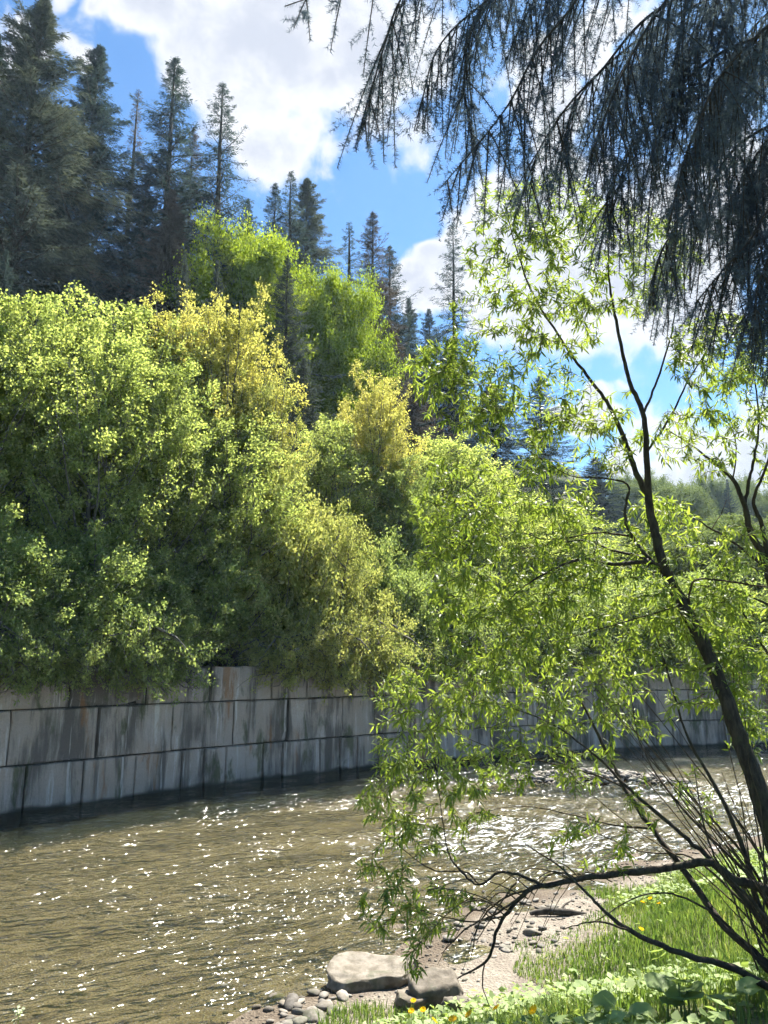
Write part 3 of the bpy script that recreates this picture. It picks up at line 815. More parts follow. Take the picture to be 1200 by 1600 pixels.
# leafy skirts that hang over the edge of the wall
SKIRT = [(-10, .1, 1.0, 'shrub_leaf'), (48, .1, .9, 'shrub_leaf'), (95, .05, .8, 'shrub_leaf'), (150, .1, 1.0, 'shrub_leaf'), (205, .05, 1.15, 'shrub_leaf'), (250, .1, .9, 'shrub_leaf'),
         (430, .1, .8, 'pale_leaf'), (470, .1, 1.0, 'pale_leaf'), (515, .05, 1.2, 'pale_leaf'), (560, .1, 1.35, 'pale_leaf'), (595, .1, 1.0, 'alder_leaf'),
         (680, .1, .9, 'shrub_leaf'), (760, .1, 1.1, 'shrub_leaf'), (850, .1, 1.0, 'shrub_leaf'), (960, .1, 1.0, 'shrub_leaf'), (1060, .1, 1.2, 'shrub_leaf'), (1160, .1, 1.2, 'shrub_leaf')]
WHERE = ['at the left edge', 'left of the dark wet streak', 'over the dark wet streak', 'right of the dark wet streak', 'hanging lowest on the left wall', 'ending the left skirt of leaves',
         'beside the bare twigs', 'second right of the bare twigs', 'third right of the bare twigs', 'hanging lowest at the wall bend', 'in shade at the wall bend',
         'behind the left willow tips', 'behind the lower willow leaves', 'behind the middle of the willow', 'left of the willow trunk', 'right of the willow trunk', 'at the right edge']
for (px, off, sc, lf), wh in zip(SKIRT, WHERE):
    s = wall_s_of_px(px, 2.9); p = wall_at(s); q = wall_at(s + .2) - wall_at(s - .2); q /= np.linalg.norm(q)
    b = p + np.array([-q[1], q[0]]) * off
    plant_tree('trailing_shrub', HANG, (b[0], b[1], 2.72), 1.5 * sc, 1.35 * sc, lf, 'alder_bark', ('pale' if lf != 'shrub_leaf' else 'dark') + ' leafy trailing shrub on the wall top ' + wh, 'shrub', 'trailing shrubs on the wall edge', rs.uniform(0, 6.28))

# bare grey twigs on the wall top
r = np.random.RandomState(77)
p0 = at(385, 1035, 21.2)
bt = empty('bare_shrub', (p0[0], p0[1], 2.75), 'bare grey leafless twigs tangled on the wall top right of the rust streak', 'shrub')
T = Tubes()
for k in range(46):
    a = np.array([r.uniform(-.9, .9), r.uniform(-.5, .3), 0]); d = unit(np.array([r.normal(0, .8), r.normal(-.35, .4), r.uniform(.0, .9)]))
    L = r.uniform(.5, 1.3); e = np.linspace(0, 1, 6)[:, None]
    T.add(a + d * L * e + np.array([0, 0, -.35]) * e ** 2 * L + np.cumsum(r.normal(0, .03, (6, 3)), 0), np.linspace(.014, .004, 6), 4)
obj('twig', T.mesh('twig'), 'alder_bark', bt)

# ------------------------------------------------------------------ willows
def proj(P):
    q = P - CAM; zf = q[:, 1] * _c + q[:, 2] * _s
    return 600 + FPX * q[:, 0] / zf, 800 - FPX * (-q[:, 1] * _s + q[:, 2] * _c) / zf, zf

LEAF1 = None
def unit_leaf():
    global LEAF1
    if LEAF1 is None:
        V, Q, T_ = lance_leaves(np.zeros((1, 3)), np.array([[0, 1.0, 0]]), np.array([[0, 0, 1.0]]), [1.0], [1.0], .16)
        LEAF1 = mesh_np('leaf', V, Q, T_); LEAF1.materials.append(M['willow_leaf'])
    return LEAF1

def willow(root, limbs, zones, seed, n_leaf_parts, per_twig=26, more=3.2, lsize=(.046, .085)):
    """limbs: (name, [(px, py, depth, radius)...]); zones: (px, py, rx, ry, depth0, depth1, number of twigs)"""
    r = np.random.RandomState(seed)
    base = np.array(root.location)
    nodes = []; ndir = []
    for nm, pts in limbs:
        W_ = np.array([list(at(a, b, y)) + [rad] for a, b, y, rad in pts])
        n = max(6, len(pts) * 5); C_ = smooth_path(W_, n)
        C_[:, 3] *= .80
        C_[:, :3] += r.normal(0, .0022, (n, 3)) * np.minimum(C_[:, 3:4] / .02 + .5, 1.5)
        T = Tubes(); T.add(C_[:, :3] - base, np.maximum(C_[:, 3] * (1 + r.normal(0, .03, n)), .0016), 8 if C_[0, 3] > .015 else 5)
        obj(nm, T.mesh(nm), 'willow_bark' if C_[0, 3] > .009 else 'twig_bark', root)
        nodes.append(C_[n // 6:, :3]); ndir.append(unit(np.gradient(C_[:, :3], axis=0))[n // 6:])
    nodes = np.concatenate(nodes); ndir = np.concatenate(ndir)
    A = []
    for (cx, cy, rx, ry, y0, y1, n) in zones:
        for _ in range(int(n * more + .5)):
            while True:
                u, v = r.uniform(-1, 1, 2)
                if u * u + v * v < 1: break
            A.append(at(cx + u * rx, cy + v * ry, r.uniform(y0, y1)))
    A = np.array(A)
    def cost(N_, Dn, A_):
        d = A_[:, None] - N_[None]; L = np.linalg.norm(d, axis=2)
        c = (d * Dn[None]).sum(2) / np.maximum(L, 1e-6)
        return L * (1 + .45 * (1 - c))
    K = cost(nodes, ndir, A); best = K.min(1); who = K.argmin(1)
    done = np.zeros(len(A), bool); T = Tubes(); LP = []; LD = []; LN = []
    for _ in range(len(A)):
        i = int(np.argmin(np.where(done, 1e9, best))); done[i] = True
        n0 = nodes[who[i]]; d0 = ndir[who[i]]; a = A[i]; L = np.linalg.norm(a - n0)
        if L < .03: continue
        m_ = max(5, int(L / .07))
        e = np.linspace(0, 1, m_)[:, None]
        ctrl = n0 + d0 * .42 * L + np.array([0, 0, .10 * L])
        pts = (1 - e) ** 2 * n0 + 2 * e * (1 - e) * ctrl + e ** 2 * a + np.cumsum(r.normal(0, .006, (m_, 3)), 0) * np.sin(e * 3.14)
        rb_ = min(.0022 + .0035 * L, .008)
        T.add(pts - base, np.linspace(rb_, .0013, m_), 4)
        dd = unit(np.gradient(pts, axis=0))
        k0 = len(nodes); nodes = np.concatenate([nodes, pts[1:]]); ndir = np.concatenate([ndir, dd[1:]])
        K = cost(pts[1:], dd[1:], A); kb = K.min(1); imp = kb < best
        best = np.where(imp, kb, best); who = np.where(imp, K.argmin(1) + k0, who)
        # leaves along the young end of the twig
        arc = np.concatenate([[0], np.cumsum(np.linalg.norm(np.diff(pts, axis=0), axis=1))])
        span = min(arc[-1] * .85, r.uniform(.22, .42)); nl = int(per_twig * span / .34 * r.uniform(.7, 1.3)) + 5
        sv = arc[-1] - span * (1 - (np.arange(nl) + r.rand(nl) * .5) / nl)
        q = np.stack([np.interp(sv, arc, pts[:, j]) for j in range(3)], 1); tg_ = np.stack([np.interp(sv, arc, dd[:, j]) for j in range(3)], 1)
        an = np.arange(nl) * 2.4 + r.uniform(0, 6.28)
        x_ = unit(np.cross(tg_, np.array([.1, .2, 1.0]))); y_ = np.cross(tg_, x_)
        rad = x_ * np.cos(an)[:, None] + y_ * np.sin(an)[:, None]
        D = tg_ * r.uniform(.35, .9, (nl, 1)) + rad * r.uniform(.55, 1.0, (nl, 1)) + np.array([0, 0, -.32]) + r.normal(0, .15, (nl, 3))
        LP.append(q); LD.append(D); LN.append(r.normal(0, .45, (nl, 3)) + np.array([0, 0, 1.0]))
    obj('twig', T.mesh('twig'), 'twig_bark', root, 'stuff')
    P, D, N = np.concatenate(LP), unit(np.concatenate(LD)), np.concatenate(LN)
    n = len(P); L = r.uniform(lsize[0], lsize[1], n); Wd = L * r.uniform(.15, .22, n)
    px, py, zf = proj(P)
    size = L / zf * np.where((px > 0) & (px < 1200) & (py > 0) & (py < 1600), 1, 0)
    # the largest in view are single leaves
    pick = np.argsort(-size)[:n_leaf_parts]; rest = np.ones(n, bool); rest[pick] = False
    S = unit(np.cross(D, N)); U = np.cross(S, D)
    me = unit_leaf()
    for i in pick:
        o = obj('leaf', me, None, root)
        mx = Matrix(((S[i, 0] * Wd[i], D[i, 0] * L[i], U[i, 0] * L[i] * .8, P[i, 0] - base[0]), (S[i, 1] * Wd[i], D[i, 1] * L[i], U[i, 1] * L[i] * .8, P[i, 1] - base[1]),
                     (S[i, 2] * Wd[i], D[i, 2] * L[i], U[i, 2] * L[i] * .8, P[i, 2] - base[2]), (0, 0, 0, 1)))
        o.matrix_local = mx
    V, Q, T_ = lance_leaves(P[rest] - base, D[rest], N[rest], L[rest], Wd[rest], .16)
    obj('foliage', mesh_np('foliage', V, Q, T_), 'willow_leaf', root, 'stuff')
    print('willow leaves', n)

b0 = at(1262, 1500, 4.55); b0[2] = float(bank_z(b0[0], b0[1])) - .05
w1 = empty('willow_tree', b0, 'leaning dark willow with long narrow yellow-green leaves on the near bank', 'willow')
bx_ = (1255, 1500, 4.55)
LIMBS = [
 ('trunk', [(*bx_, .075), (1228, 1370, 4.6, .072), (1195, 1260, 4.7, .068), (1165, 1180, 4.8, .064), (1140, 1110, 4.85, .061), (1110, 1030, 4.95, .058), (1075, 960, 5.05, .054), (1040, 895, 5.1, .049)]),
 ('limb', [(1040, 895, 5.1, .044), (1022, 827, 5.15, .040), (1013, 776, 5.2, .036), (1011, 715, 5.2, .028), (1004, 645, 5.25, .024), (985, 600, 5.3, .021), (973, 552, 5.3, .018), (962, 500, 5.35, .015), (952, 440, 5.4, .010), (950, 380, 5.4, .006)]),
 ('limb', [(1013, 776, 5.2, .030), (995, 743, 5.25, .027), (980, 701, 5.3, .024), (955, 640, 5.4, .019), (929, 603, 5.45, .016), (894, 556, 5.5, .013), (840, 473, 5.6, .010), (817, 421, 5.6, .008), (799, 360, 5.6, .006), (786, 300, 5.6, .004)]),
 ('limb', [(1004, 650, 5.25, .014), (1025, 600, 5.2, .011), (1046, 533, 5.15, .008), (1058, 470, 5.1, .005)]),
 ('limb', [(1012, 705, 5.2, .013), (1046, 654, 5.1, .010), (1074, 598, 5.05, .008), (1106, 545, 5.0, .005)]),
 ('limb', [(1035, 889, 5.1, .022), (1013, 878, 5.05, .019), (962, 882, 5.0, .016), (914, 874, 4.95, .013), (881, 882, 4.9, .010), (833, 907, 4.9, .007), (790, 940, 4.9, .004)]),
 ('limb', [(1016, 880, 5.05, .014), (1002, 871, 5.15, .013), (958, 860, 5.3, .012), (918, 845, 5.45, .010), (870, 849, 5.55, .007), (800, 860, 5.7, .004)]),
 ('limb', [(1020, 880, 5.1, .018), (987, 838, 5.2, .016), (976, 801, 5.25, .013), (980, 757, 5.25, .010), (925, 746, 5.3, .007), (888, 742, 5.35, .005), (820, 700, 5.4, .004)]),
 ('limb', [(985, 838, 5.2, .010), (932, 832, 5.25, .008), (881, 841, 5.3, .006), (833, 838, 5.35, .004), (760, 800, 5.4, .003)]),
 ('limb', [(1255, 1440, 4.6, .040), (1200, 1391, 4.65, .036), (1147, 1375, 4.7, .032), (1104, 1348, 4.75, .030), (1024, 1359, 4.8, .027), (933, 1369, 4.85, .023), (859, 1383, 4.9, .019), (832, 1388, 4.9, .017), (800, 1417, 4.9, .015), (779, 1449, 4.9, .013), (768, 1487, 4.9, .011), (755, 1506, 4.9, .009), (715, 1529, 4.9, .005)]),
 ('limb', [(757, 1503, 4.9, .006), (754, 1540, 4.9, .005), (766, 1574, 4.85, .003)]),
 ('limb', [(850, 1384, 4.9, .013), (811, 1367, 4.95, .012), (779, 1364, 5.0, .011), (749, 1383, 5.0, .009), (720, 1361, 5.0, .008), (700, 1330, 5.05, .006), (690, 1270, 5.1, .004), (680, 1190, 5.1, .003)]),
 ('limb', [(749, 1383, 5.0, .008), (727, 1362, 5.05, .007), (680, 1360, 5.1, .006), (640, 1335, 5.1, .004), (600, 1300, 5.1, .003)]),
 ('limb', [(832, 1389, 4.9, .010), (775, 1428, 4.85, .008), (730, 1450, 4.8, .006), (690, 1490, 4.8, .003)]),
 ('limb', [(832, 1388, 4.9, .009), (785, 1405, 5.0, .007), (750, 1440, 5.05, .006), (735, 1500, 5.1, .003)]),
 ('limb', [(790, 1432, 4.9, .007), (740, 1440, 4.75, .006), (690, 1432, 4.7, .004), (650, 1420, 4.7, .003)]),
 ('limb', [(815, 1368, 4.95, .007), (790, 1400, 4.8, .006), (745, 1470, 4.75, .003)]),
 ('limb', [(1260, 1560, 4.5, .030), (1200, 1540, 4.45, .027), (1136, 1508, 4.4, .023), (1072, 1492, 4.4, .020), (987, 1455, 4.4, .016), (944, 1423, 4.45, .012), (912, 1391, 4.5, .009), (870, 1350, 4.55, .006), (820, 1320, 4.6, .004)]),
 ('limb', [(987, 1455, 4.4, .009), (930, 1440, 4.35, .006), (880, 1452, 4.3, .003)]),
 ('limb', [(1240, 1545, 4.6, .034), (1195, 1503, 4.7, .032), (1125, 1439, 4.9, .028), (1072, 1364, 5.1, .025), (1019, 1295, 5.3, .022), (976, 1231, 5.5, .018), (955, 1188, 5.6, .016), (928, 1135, 5.7, .013), (901, 1081, 5.8, .009), (880, 1044, 5.85, .006), (850, 980, 5.9, .004)]),
 ('limb', [(1190, 1440, 4.7, .022), (1115, 1348, 4.9, .019), (1061, 1300, 5.0, .016), (987, 1236, 5.15, .013), (930, 1180, 5.25, .009), (860, 1130, 5.3, .006), (780, 1100, 5.3, .003)]),
 ('limb', [(976, 1231, 5.5, .010), (930, 1210, 5.5, .008), (850, 1190, 5.5, .006), (770, 1170, 5.5, .004), (680, 1130, 5.5, .003)]),
 ('limb', [(1235, 1500, 4.7, .026), (1184, 1407, 4.85, .023), (1163, 1332, 5.0, .020), (1136, 1263, 5.1, .017), (1104, 1204, 5.2, .014), (1072, 1145, 5.3, .011), (1040, 1039, 5.4, .007), (1015, 960, 5.4, .004)]),
 ('limb', [(1019, 1295, 5.3, .010), (960, 1290, 5.4, .008), (900, 1275, 5.5, .006), (820, 1260, 5.6, .004), (740, 1270, 5.7, .003)]),
 ('limb', [(1230, 1480, 4.8, .018), (1180, 1380, 5.0, .015), (1100, 1300, 5.2, .012), (1040, 1230, 5.4, .009), (1000, 1160, 5.5, .006), (985, 1080, 5.5, .003)]),
 ('limb', [(1225, 1450, 4.9, .016), (1200, 1330, 5.0, .014), (1170, 1230, 5.1, .011), (1150, 1140, 5.2, .008), (1145, 1040, 5.2, .004)]),
 ('limb', [(1215, 1470, 4.8, .014), (1150, 1400, 5.0, .011), (1080, 1340, 5.2, .008), (1000, 1330, 5.3, .006), (930, 1300, 5.4, .003)]),
 ('limb', [(1200, 1520, 4.6, .013), (1130, 1440, 4.6, .010), (1060, 1400, 4.6, .007), (1000, 1400, 4.6, .005), (930, 1440, 4.6, .003)]),
 ('limb', [(1230, 1500, 4.5, .016), (1185, 1420, 4.5, .012), (1130, 1360, 4.5, .009), (1100, 1290, 4.55, .006), (1085, 1200, 4.6, .003)]),
 ('limb', [(1075, 960, 5.05, .010), (1083, 909, 5.0, .009), (1127, 907, 4.9, .008), (1200, 918, 4.8, .008)]),
 ('limb', [(1068, 945, 5.05, .008), (1000, 965, 5.0, .006), (930, 985, 4.95, .004), (880, 1000, 4.9, .003)]),
]
_r = random.Random(44)
for k in range(26):       # whippy stems rising from the foot of the tree
    x0_, y0_, d0_ = _r.uniform(1185, 1265), _r.uniform(1440, 1540), _r.uniform(4.5, 5.0)
    x3, y3 = _r.uniform(880, 1200), _r.uniform(1020, 1300)
    d3 = d0_ + _r.uniform(.2, .9); f = lambda t: (x0_ + (x3 - x0_) * t ** 1.15 + _r.uniform(-8, 8), y0_ + (y3 - y0_) * t ** .9 + _r.uniform(-8, 8), d0_ + (d3 - d0_) * t)
    r0 = _r.uniform(.005, .011)
    LIMBS.append(('stem', [(*f(t), r0 * (1 - .75 * t)) for t in (0, .25, .5, .75, 1)]))
for k in range(16):       # arching bare twigs off the low horizontal limb
    x0_ = _r.uniform(770, 960); y0_ = 1378 if x0_ > 850 else 1385 + (850 - x0_) * .75
    dx = _r.uniform(60, 190); dy = _r.uniform(-30, 120); d0_ = 4.9 + _r.uniform(-.05, .05); dd_ = _r.uniform(-.3, .3)
    LIMBS.append(('twig_shoot', [(x0_ - dx * t, y0_ - 28 * math.sin(t * 3.0) + dy * t * t, d0_ + dd_ * t, .0055 * (1 - .7 * t)) for t in (0, .3, .6, 1)]))
ZONES = [
 (800, 400, 75, 95, 5.3, 5.9, 46), (865, 330, 80, 60, 5.2, 5.8, 36), (960, 410, 115, 90, 5.1, 5.7, 76), (775, 330, 35, 55, 5.4, 5.8, 10), (1040, 400, 60, 60, 5.0, 5.5, 14),
 (730, 600, 90, 70, 4.8, 5.9, 46), (690, 565, 55, 35, 4.8, 5.6, 16), (820, 630, 100, 80, 4.9, 6.0, 40), (860, 510, 85, 55, 5.2, 5.9, 40), (740, 500, 45, 45, 5.2, 5.8, 7),
 (1120, 550, 80, 65, 4.8, 5.4, 42), (960, 690, 50, 50, 5.0, 5.6, 16), (1090, 690, 70, 60, 4.8, 5.4, 18),
 (800, 880, 150, 100, 4.6, 6.2, 84), (715, 790, 75, 80, 4.8, 6.0, 46), (920, 960, 150, 95, 4.7, 6.0, 84), (760, 960, 110, 70, 4.8, 6.0, 40), (860, 760, 90, 60, 5.0, 6.0, 22),
 (710, 1080, 110, 60, 4.9, 6.2, 40), (850, 1080, 150, 70, 4.9, 6.2, 56), (625, 1130, 45, 80, 4.9, 5.6, 16), (700, 1190, 120, 55, 4.8, 6.0, 26),
 (610, 1260, 50, 70, 4.7, 5.5, 13), (690, 1290, 95, 50, 4.8, 5.6, 15), (850, 1190, 110, 55, 5.0, 6.0, 20), (600, 1360, 40, 40, 4.6, 5.2, 4), (610, 1420, 50, 40, 4.6, 5.0, 8), (690, 1420, 50, 40, 4.7, 5.1, 8),
 (640, 1490, 30, 40, 4.6, 5.0, 3), (1110, 1040, 60, 80, 4.8, 5.5, 18), (1090, 920, 60, 60, 4.8, 5.5, 10), (1000, 1100, 70, 60, 5.0, 5.8, 12), (1170, 1100, 40, 110, 4.8, 5.4, 14),
 (930, 1320, 80, 40, 4.8, 5.4, 7), (1060, 1250, 80, 50, 4.9, 5.5, 7), (1030, 830, 60, 60, 5.0, 5.6, 16), (1150, 880, 50, 70, 4.9, 5.6, 14), (1130, 1000, 70, 60, 4.9, 5.6, 14), (900, 860, 70, 60, 5.0, 5.8, 14), (930, 640, 60, 40, 5.2, 5.8, 16), (1090, 960, 80, 60, 4.8, 5.6, 22),
]
willow(w1, LIMBS, ZONES, 5, 300)

b1 = at(1330, 1440, 6.2); b1[2] = float(bank_z(b1[0], b1[1])) - .05
w2 = empty('willow_tree', b1, 'second darker willow at the right edge with upright bare stems', 'willow')
LIMBS2 = [
 ('trunk', [(1330, 1440, 6.2, .075), (1290, 1250, 6.2, .068), (1250, 1080, 6.2, .06), (1212, 930, 6.2, .05), (1192, 870, 6.2, .04), (1174, 834, 6.2, .034), (1163, 790, 6.2, .028), (1145, 750, 6.2, .022), (1108, 717, 6.2, .014), (1072, 690, 6.2, .008), (1040, 670, 6.2, .004)]),
 ('limb', [(1163, 790, 6.2, .022), (1170, 753, 6.2, .018), (1178, 717, 6.2, .015), (1186, 660, 6.2, .011), (1180, 600, 6.2, .008), (1170, 540, 6.2, .004)]),
 ('limb', [(1205, 900, 6.2, .030), (1190, 820, 6.15, .024), (1178, 780, 6.1, .018), (1200, 720, 6.0, .012), (1215, 640, 6.0, .006)]),
 ('limb', [(1205, 905, 6.2, .020), (1193, 885, 6.2, .017), (1138, 841, 6.2, .013), (1112, 827, 6.2, .010), (1085, 810, 6.2, .006), (1050, 800, 6.2, .004)]),
 ('limb', [(1112, 827, 6.2, .006), (1128, 800, 6.2, .004), (1136, 780, 6.2, .003)]),
 ('limb', [(1240, 980, 6.2, .016), (1200, 945, 6.1, .013), (1127, 915, 6.0, .009), (1085, 925, 6.0, .005), (1040, 945, 6.0, .003)]),
 ('limb', [(1145, 752, 6.2, .010), (1150, 700, 6.2, .007), (1138, 640, 6.2, .004)]),
 ('limb', [(1300, 1200, 6.2, .03), (1250, 1100, 6.1, .022), (1180, 990, 6.0, .012), (1130, 900, 6.0, .006), (1100, 840, 6.0, .003)]),
]
ZONES2 = [(1150, 620, 60, 60, 5.9, 6.6, 26), (1190, 560, 30, 50, 5.9, 6.5, 14), (1090, 670, 60, 30, 6.0, 6.5, 9), (1190, 700, 25, 60, 6.0, 6.4, 8), (1050, 810, 50, 30, 6.0, 6.5, 8),
          (1150, 980, 60, 60, 5.8, 6.6, 20), (1180, 1100, 40, 60, 5.8, 6.4, 16), (1100, 860, 50, 30, 5.9, 6.4, 6)]
willow(w2, LIMBS2, ZONES2, 9, 150)

# ------------------------------------------------------------------ the near spruce whose boughs hang into the picture
def near_spruce():
    tb = np.array([3.3, 3.0, 0]); tb[2] = float(bank_z(tb[0], tb[1])) - .1
    root = empty('spruce_tree', tb, 'near spruce with drooping dark boughs hanging in from the top right', 'spruce')
    T = Tubes(); z = np.linspace(0, 13, 14)
    T.add(np.c_[np.zeros(14), np.zeros(14), z], .22 * (1 - z / 14), 10)
    obj('trunk', T.mesh('trunk'), 'bark', root)
    r = np.random.RandomState(31)
    BOUGHS = [([(1000, -250), (760, -120), (640, -20), (600, 73), (567, 200)], 2.9, .75, 1.0),
              ([(900, -250), (680, -90), (540, -25), (445, 10)], 3.0, .35, .6),
              ([(1050, -100), (870, 40), (790, 170), (690, 292)], 2.8, .8, 1.0),
              ([(1100, -20), (930, 120), (850, 220), (825, 300)], 3.0, .9, 1.0),
              ([(1180, 60), (1020, 190), (955, 290), (950, 350)], 2.9, 1.0, 1.1),
              ([(1220, 190), (1100, 300), (1040, 380), (1015, 450)], 3.0, 1.0, 1.0),
              ([(1280, 280), (1160, 390), (1085, 475)], 2.8, 1.0, 1.0),
              ([(1330, 360), (1220, 440), (1150, 510)], 3.1, 1.0, 1.0),
              ([(900, -150), (760, 0), (725, 120), (745, 240)], 3.2, .9, 1.0),
              ([(1150, -20), (1000, 60), (900, 160), (882, 262)], 3.3, 1.1, 1.1),
              ([(1300, 100), (1190, 230), (1120, 350)], 3.3, 1.3, 1.2),
              ([(1000, -160), (820, -40), (695, 60), (655, 172)], 3.1, .8, .9),
              ([(1200, -120), (1060, -20), (980, 100), (920, 250)], 2.6, 1.1, 1.1),
              ([(1300, 0), (1150, 90), (1080, 220), (1050, 330)], 2.6, 1.2, 1.1),
              ([(1350, 60), (1230, 180), (1170, 300), (1140, 420)], 3.5, 1.3, 1.1),
              ([(1200, -250), (1000, -120), (860, -30), (800, 70)], 3.4, 1.2, 1.2),
              ([(1350, -80), (1200, 20), (1120, 130), (1080, 240)], 3.6, 1.3, 1.3),
              ([(1380, 200), (1260, 310), (1190, 430), (1180, 500)], 2.7, 1.1, 1.1),
              ([(1350, -200), (1180, -60), (1090, 40), (1030, 160)], 3.0, 1.2, 1.2)]
    for pts, Yd, dn, ln in BOUGHS:
        if pts[-1][0] > 900: dn *= 1.5
        elif pts[-1][0] < 700: dn *= 1.25
        dep = Yd + np.linspace(.15, -.15, len(pts))
        W_ = np.array([at(a, b, y) for (a, b), y in zip(pts, dep)])
        start = np.array([tb[0], tb[1], W_[0, 2] + .25])
        W_ = np.concatenate([[start], W_])
        C_ = smooth_path(W_, 60)
        arc = np.concatenate([[0], np.cumsum(np.linalg.norm(np.diff(C_, axis=0), axis=1))])
        T = Tubes(); T.add(C_ - tb, np.linspace(.010, .002, 60), 6)
        segs = []                                     # twigs that carry needles
        dC = unit(np.gradient(C_, axis=0))
        free = np.linalg.norm(W_[1] - W_[0])
        s = max(arc[-1] - 1.75, free * .6)
        segs.append((C_[arc > max(arc[-1] - 1.0, .2)], 1))
        while s < arc[-1] - .03:
            p = np.array([np.interp(s, arc, C_[:, j]) for j in range(3)]); t_ = np.array([np.interp(s, arc, dC[:, j]) for j in range(3)])
            left = arc[-1] - s
            for sd in (-1, 1):
                L = min(r.uniform(.25, .72) * ln, left * .8 + .08)
                d = unit(np.array([0, 0, -1.0]) * r.uniform(.7, 1.2) + t_ * r.uniform(.1, .6) + np.cross(t_, [0, 0, 1]) * sd * r.uniform(.05, .8) + r.normal(0, .22, 3))
                e = np.linspace(0, 1, 7)[:, None]
                tw = p + d * L * e + np.array([0, 0, -.22]) * L * e ** 2
                T.add(tw - tb, np.linspace(.0035, .0016, 7), 4); segs.append((tw, 0))
                k = int(L / .06 * r.uniform(.7, 1.1))
                for q in range(k):
                    v = r.uniform(.12, .92); c0 = np.array([np.interp(v, e[:, 0], tw[:, j]) for j in range(3)])
                    d2 = unit(d * .8 + np.array([0, 0, -.3]) + unit(np.cross(d, r.normal(0, 1, 3))) * 1.0)
                    l2 = r.uniform(.06, .2) * (1.15 - v) + .03
                    c1 = c0 + d2 * l2 + np.array([0, 0, -.15 * l2])
                    segs.append((np.stack([c0, (c0 + c1) / 2 + np.array([0, 0, .006]), c1]), 0))
            s += r.uniform(.07, .14) / dn
        bo = obj('bough', T.mesh('bough'), 'spruce_twig', root)
        P = []; TT = []
        for tw, _k in segs:
            a_ = np.concatenate([[0], np.cumsum(np.linalg.norm(np.diff(tw, axis=0), axis=1))])
            m_ = int(a_[-1] / .0027) + 4; sv = r.rand(m_) * a_[-1]
            P.append(np.stack([np.interp(sv, a_, tw[:, j]) for j in range(3)], 1)); dt = unit(np.gradient(tw, axis=0))
            TT.append(np.stack([np.interp(sv, a_, dt[:, j]) for j in range(3)], 1))
        P = np.concatenate(P); TT = unit(np.concatenate(TT)); m_ = len(P)
        rad = unit(np.cross(TT, r.normal(0, 1, (m_, 3))))
        D = unit(TT * r.uniform(.25, .7, (m_, 1)) + rad * .95); S = unit(np.cross(D, r.normal(0, 1, (m_, 3)))) * .0015
        tip = P + D * r.uniform(.016, .026, (m_, 1))
        V = np.stack([P - S, P + S, tip], 1).reshape(-1, 3) - tb
        ne = obj('needle', mesh_np('needle', V, None, np.arange(m_ * 3).reshape(-1, 3)), 'needle_near', bo, 'stuff')
        near_spruce.n = getattr(near_spruce, 'n', 0) + m_
    print('near needles', near_spruce.n)
near_spruce()

# ------------------------------------------------------------------ near bank: grass, plants, stones
def bank_hit(px, py, lift=0.0):
    q = ray(px, py); t = np.arange(3.0, 16, .02); P = CAM + q * t[:, None]
    k = np.nonzero(P[:, 2] < bank_z(P[:, 0], P[:, 1]) + lift)[0]
    return P[k[0]] if len(k) else CAM + q * 10

def grass_blades(n, seed, x0, x1, y0, y1, h0, h1, w_):
    r = np.random.RandomState(seed)
    x = r.uniform(x0, x1, n); y = r.uniform(y0, y1, n)
    dg = -side_dist(GRASS, x, y)
    edge = .45 * vnoise(x * 2.5, y * 2.5, 21, 3) + .12
    keep = (dg + edge > 0) & (vnoise(x * 3.1, y * 3.1, 31, 3) + r.normal(0, .5, n) > -.55)
    x, y, dg = x[keep], y[keep], dg[keep]; n = len(x)
    P = np.c_[x, y, bank_z(x, y) - .01]
    h = r.uniform(h0, h1, n) * (.75 + .35 * vnoise(x * 1.1, y * 1.1, 41, 2)) * (.7 + .3 * sstep(0, .5, dg))
    h = np.maximum(h, .04)
    az = r.uniform(0, 6.28, n); le = r.uniform(.1, .7, n)
    S = np.c_[-np.sin(az), np.cos(az), np.zeros(n)] * w_ * r.uniform(.6, 1.3, n)[:, None]
    F = np.c_[np.cos(az), np.sin(az), np.zeros(n)] * (le * h)[:, None]
    U = np.c_[np.zeros(n), np.zeros(n), h]
    V = np.stack([P - S, P + S, P + F * .35 + U * .6 - S * .8, P + F * .35 + U * .6 + S * .8, P + F + U * (1 - .25 * le)[:, None]], 1).reshape(-1, 3)
    b = np.arange(n)[:, None] * 5
    return V, b + np.array([[0, 1, 3, 2]]), b + np.array([[2, 3, 4]])
V, Q, T_ = grass_blades(310000, 1, -2.5, 9, 3.2, 14.5, .05, .27, .0042)
obj('grass', mesh_np('grass', V, Q, T_), 'grass', kind='stuff')['label'] = 'fresh green grass covering the near bank'
r = np.random.RandomState(71)
n = 60000; x = r.uniform(-1.5, 8, n); y = r.uniform(3, 13, n)
k = (-side_dist(GRASS, x, y) > .12) & (vnoise(x * 1.7, y * 1.7, 51, 3) + r.normal(0, .2, n) > .15); x, y = x[k], y[k]; n = len(x)
P = np.c_[x, y, bank_z(x, y) + r.uniform(.03, .16, n)]
V, Q = leaf_quads(P, np.c_[r.normal(0, 1, (n, 2)), r.normal(.1, .25, n)], np.c_[r.normal(0, .35, (n, 2)), np.ones(n)], r.uniform(.03, .095, n), r.uniform(.025, .065, n), .2)
obj('ground_cover', mesh_np('ground_cover', V, Q), 'broad_leaf', kind='stuff')['label'] = 'low broad-leaved herbs growing among the grass'

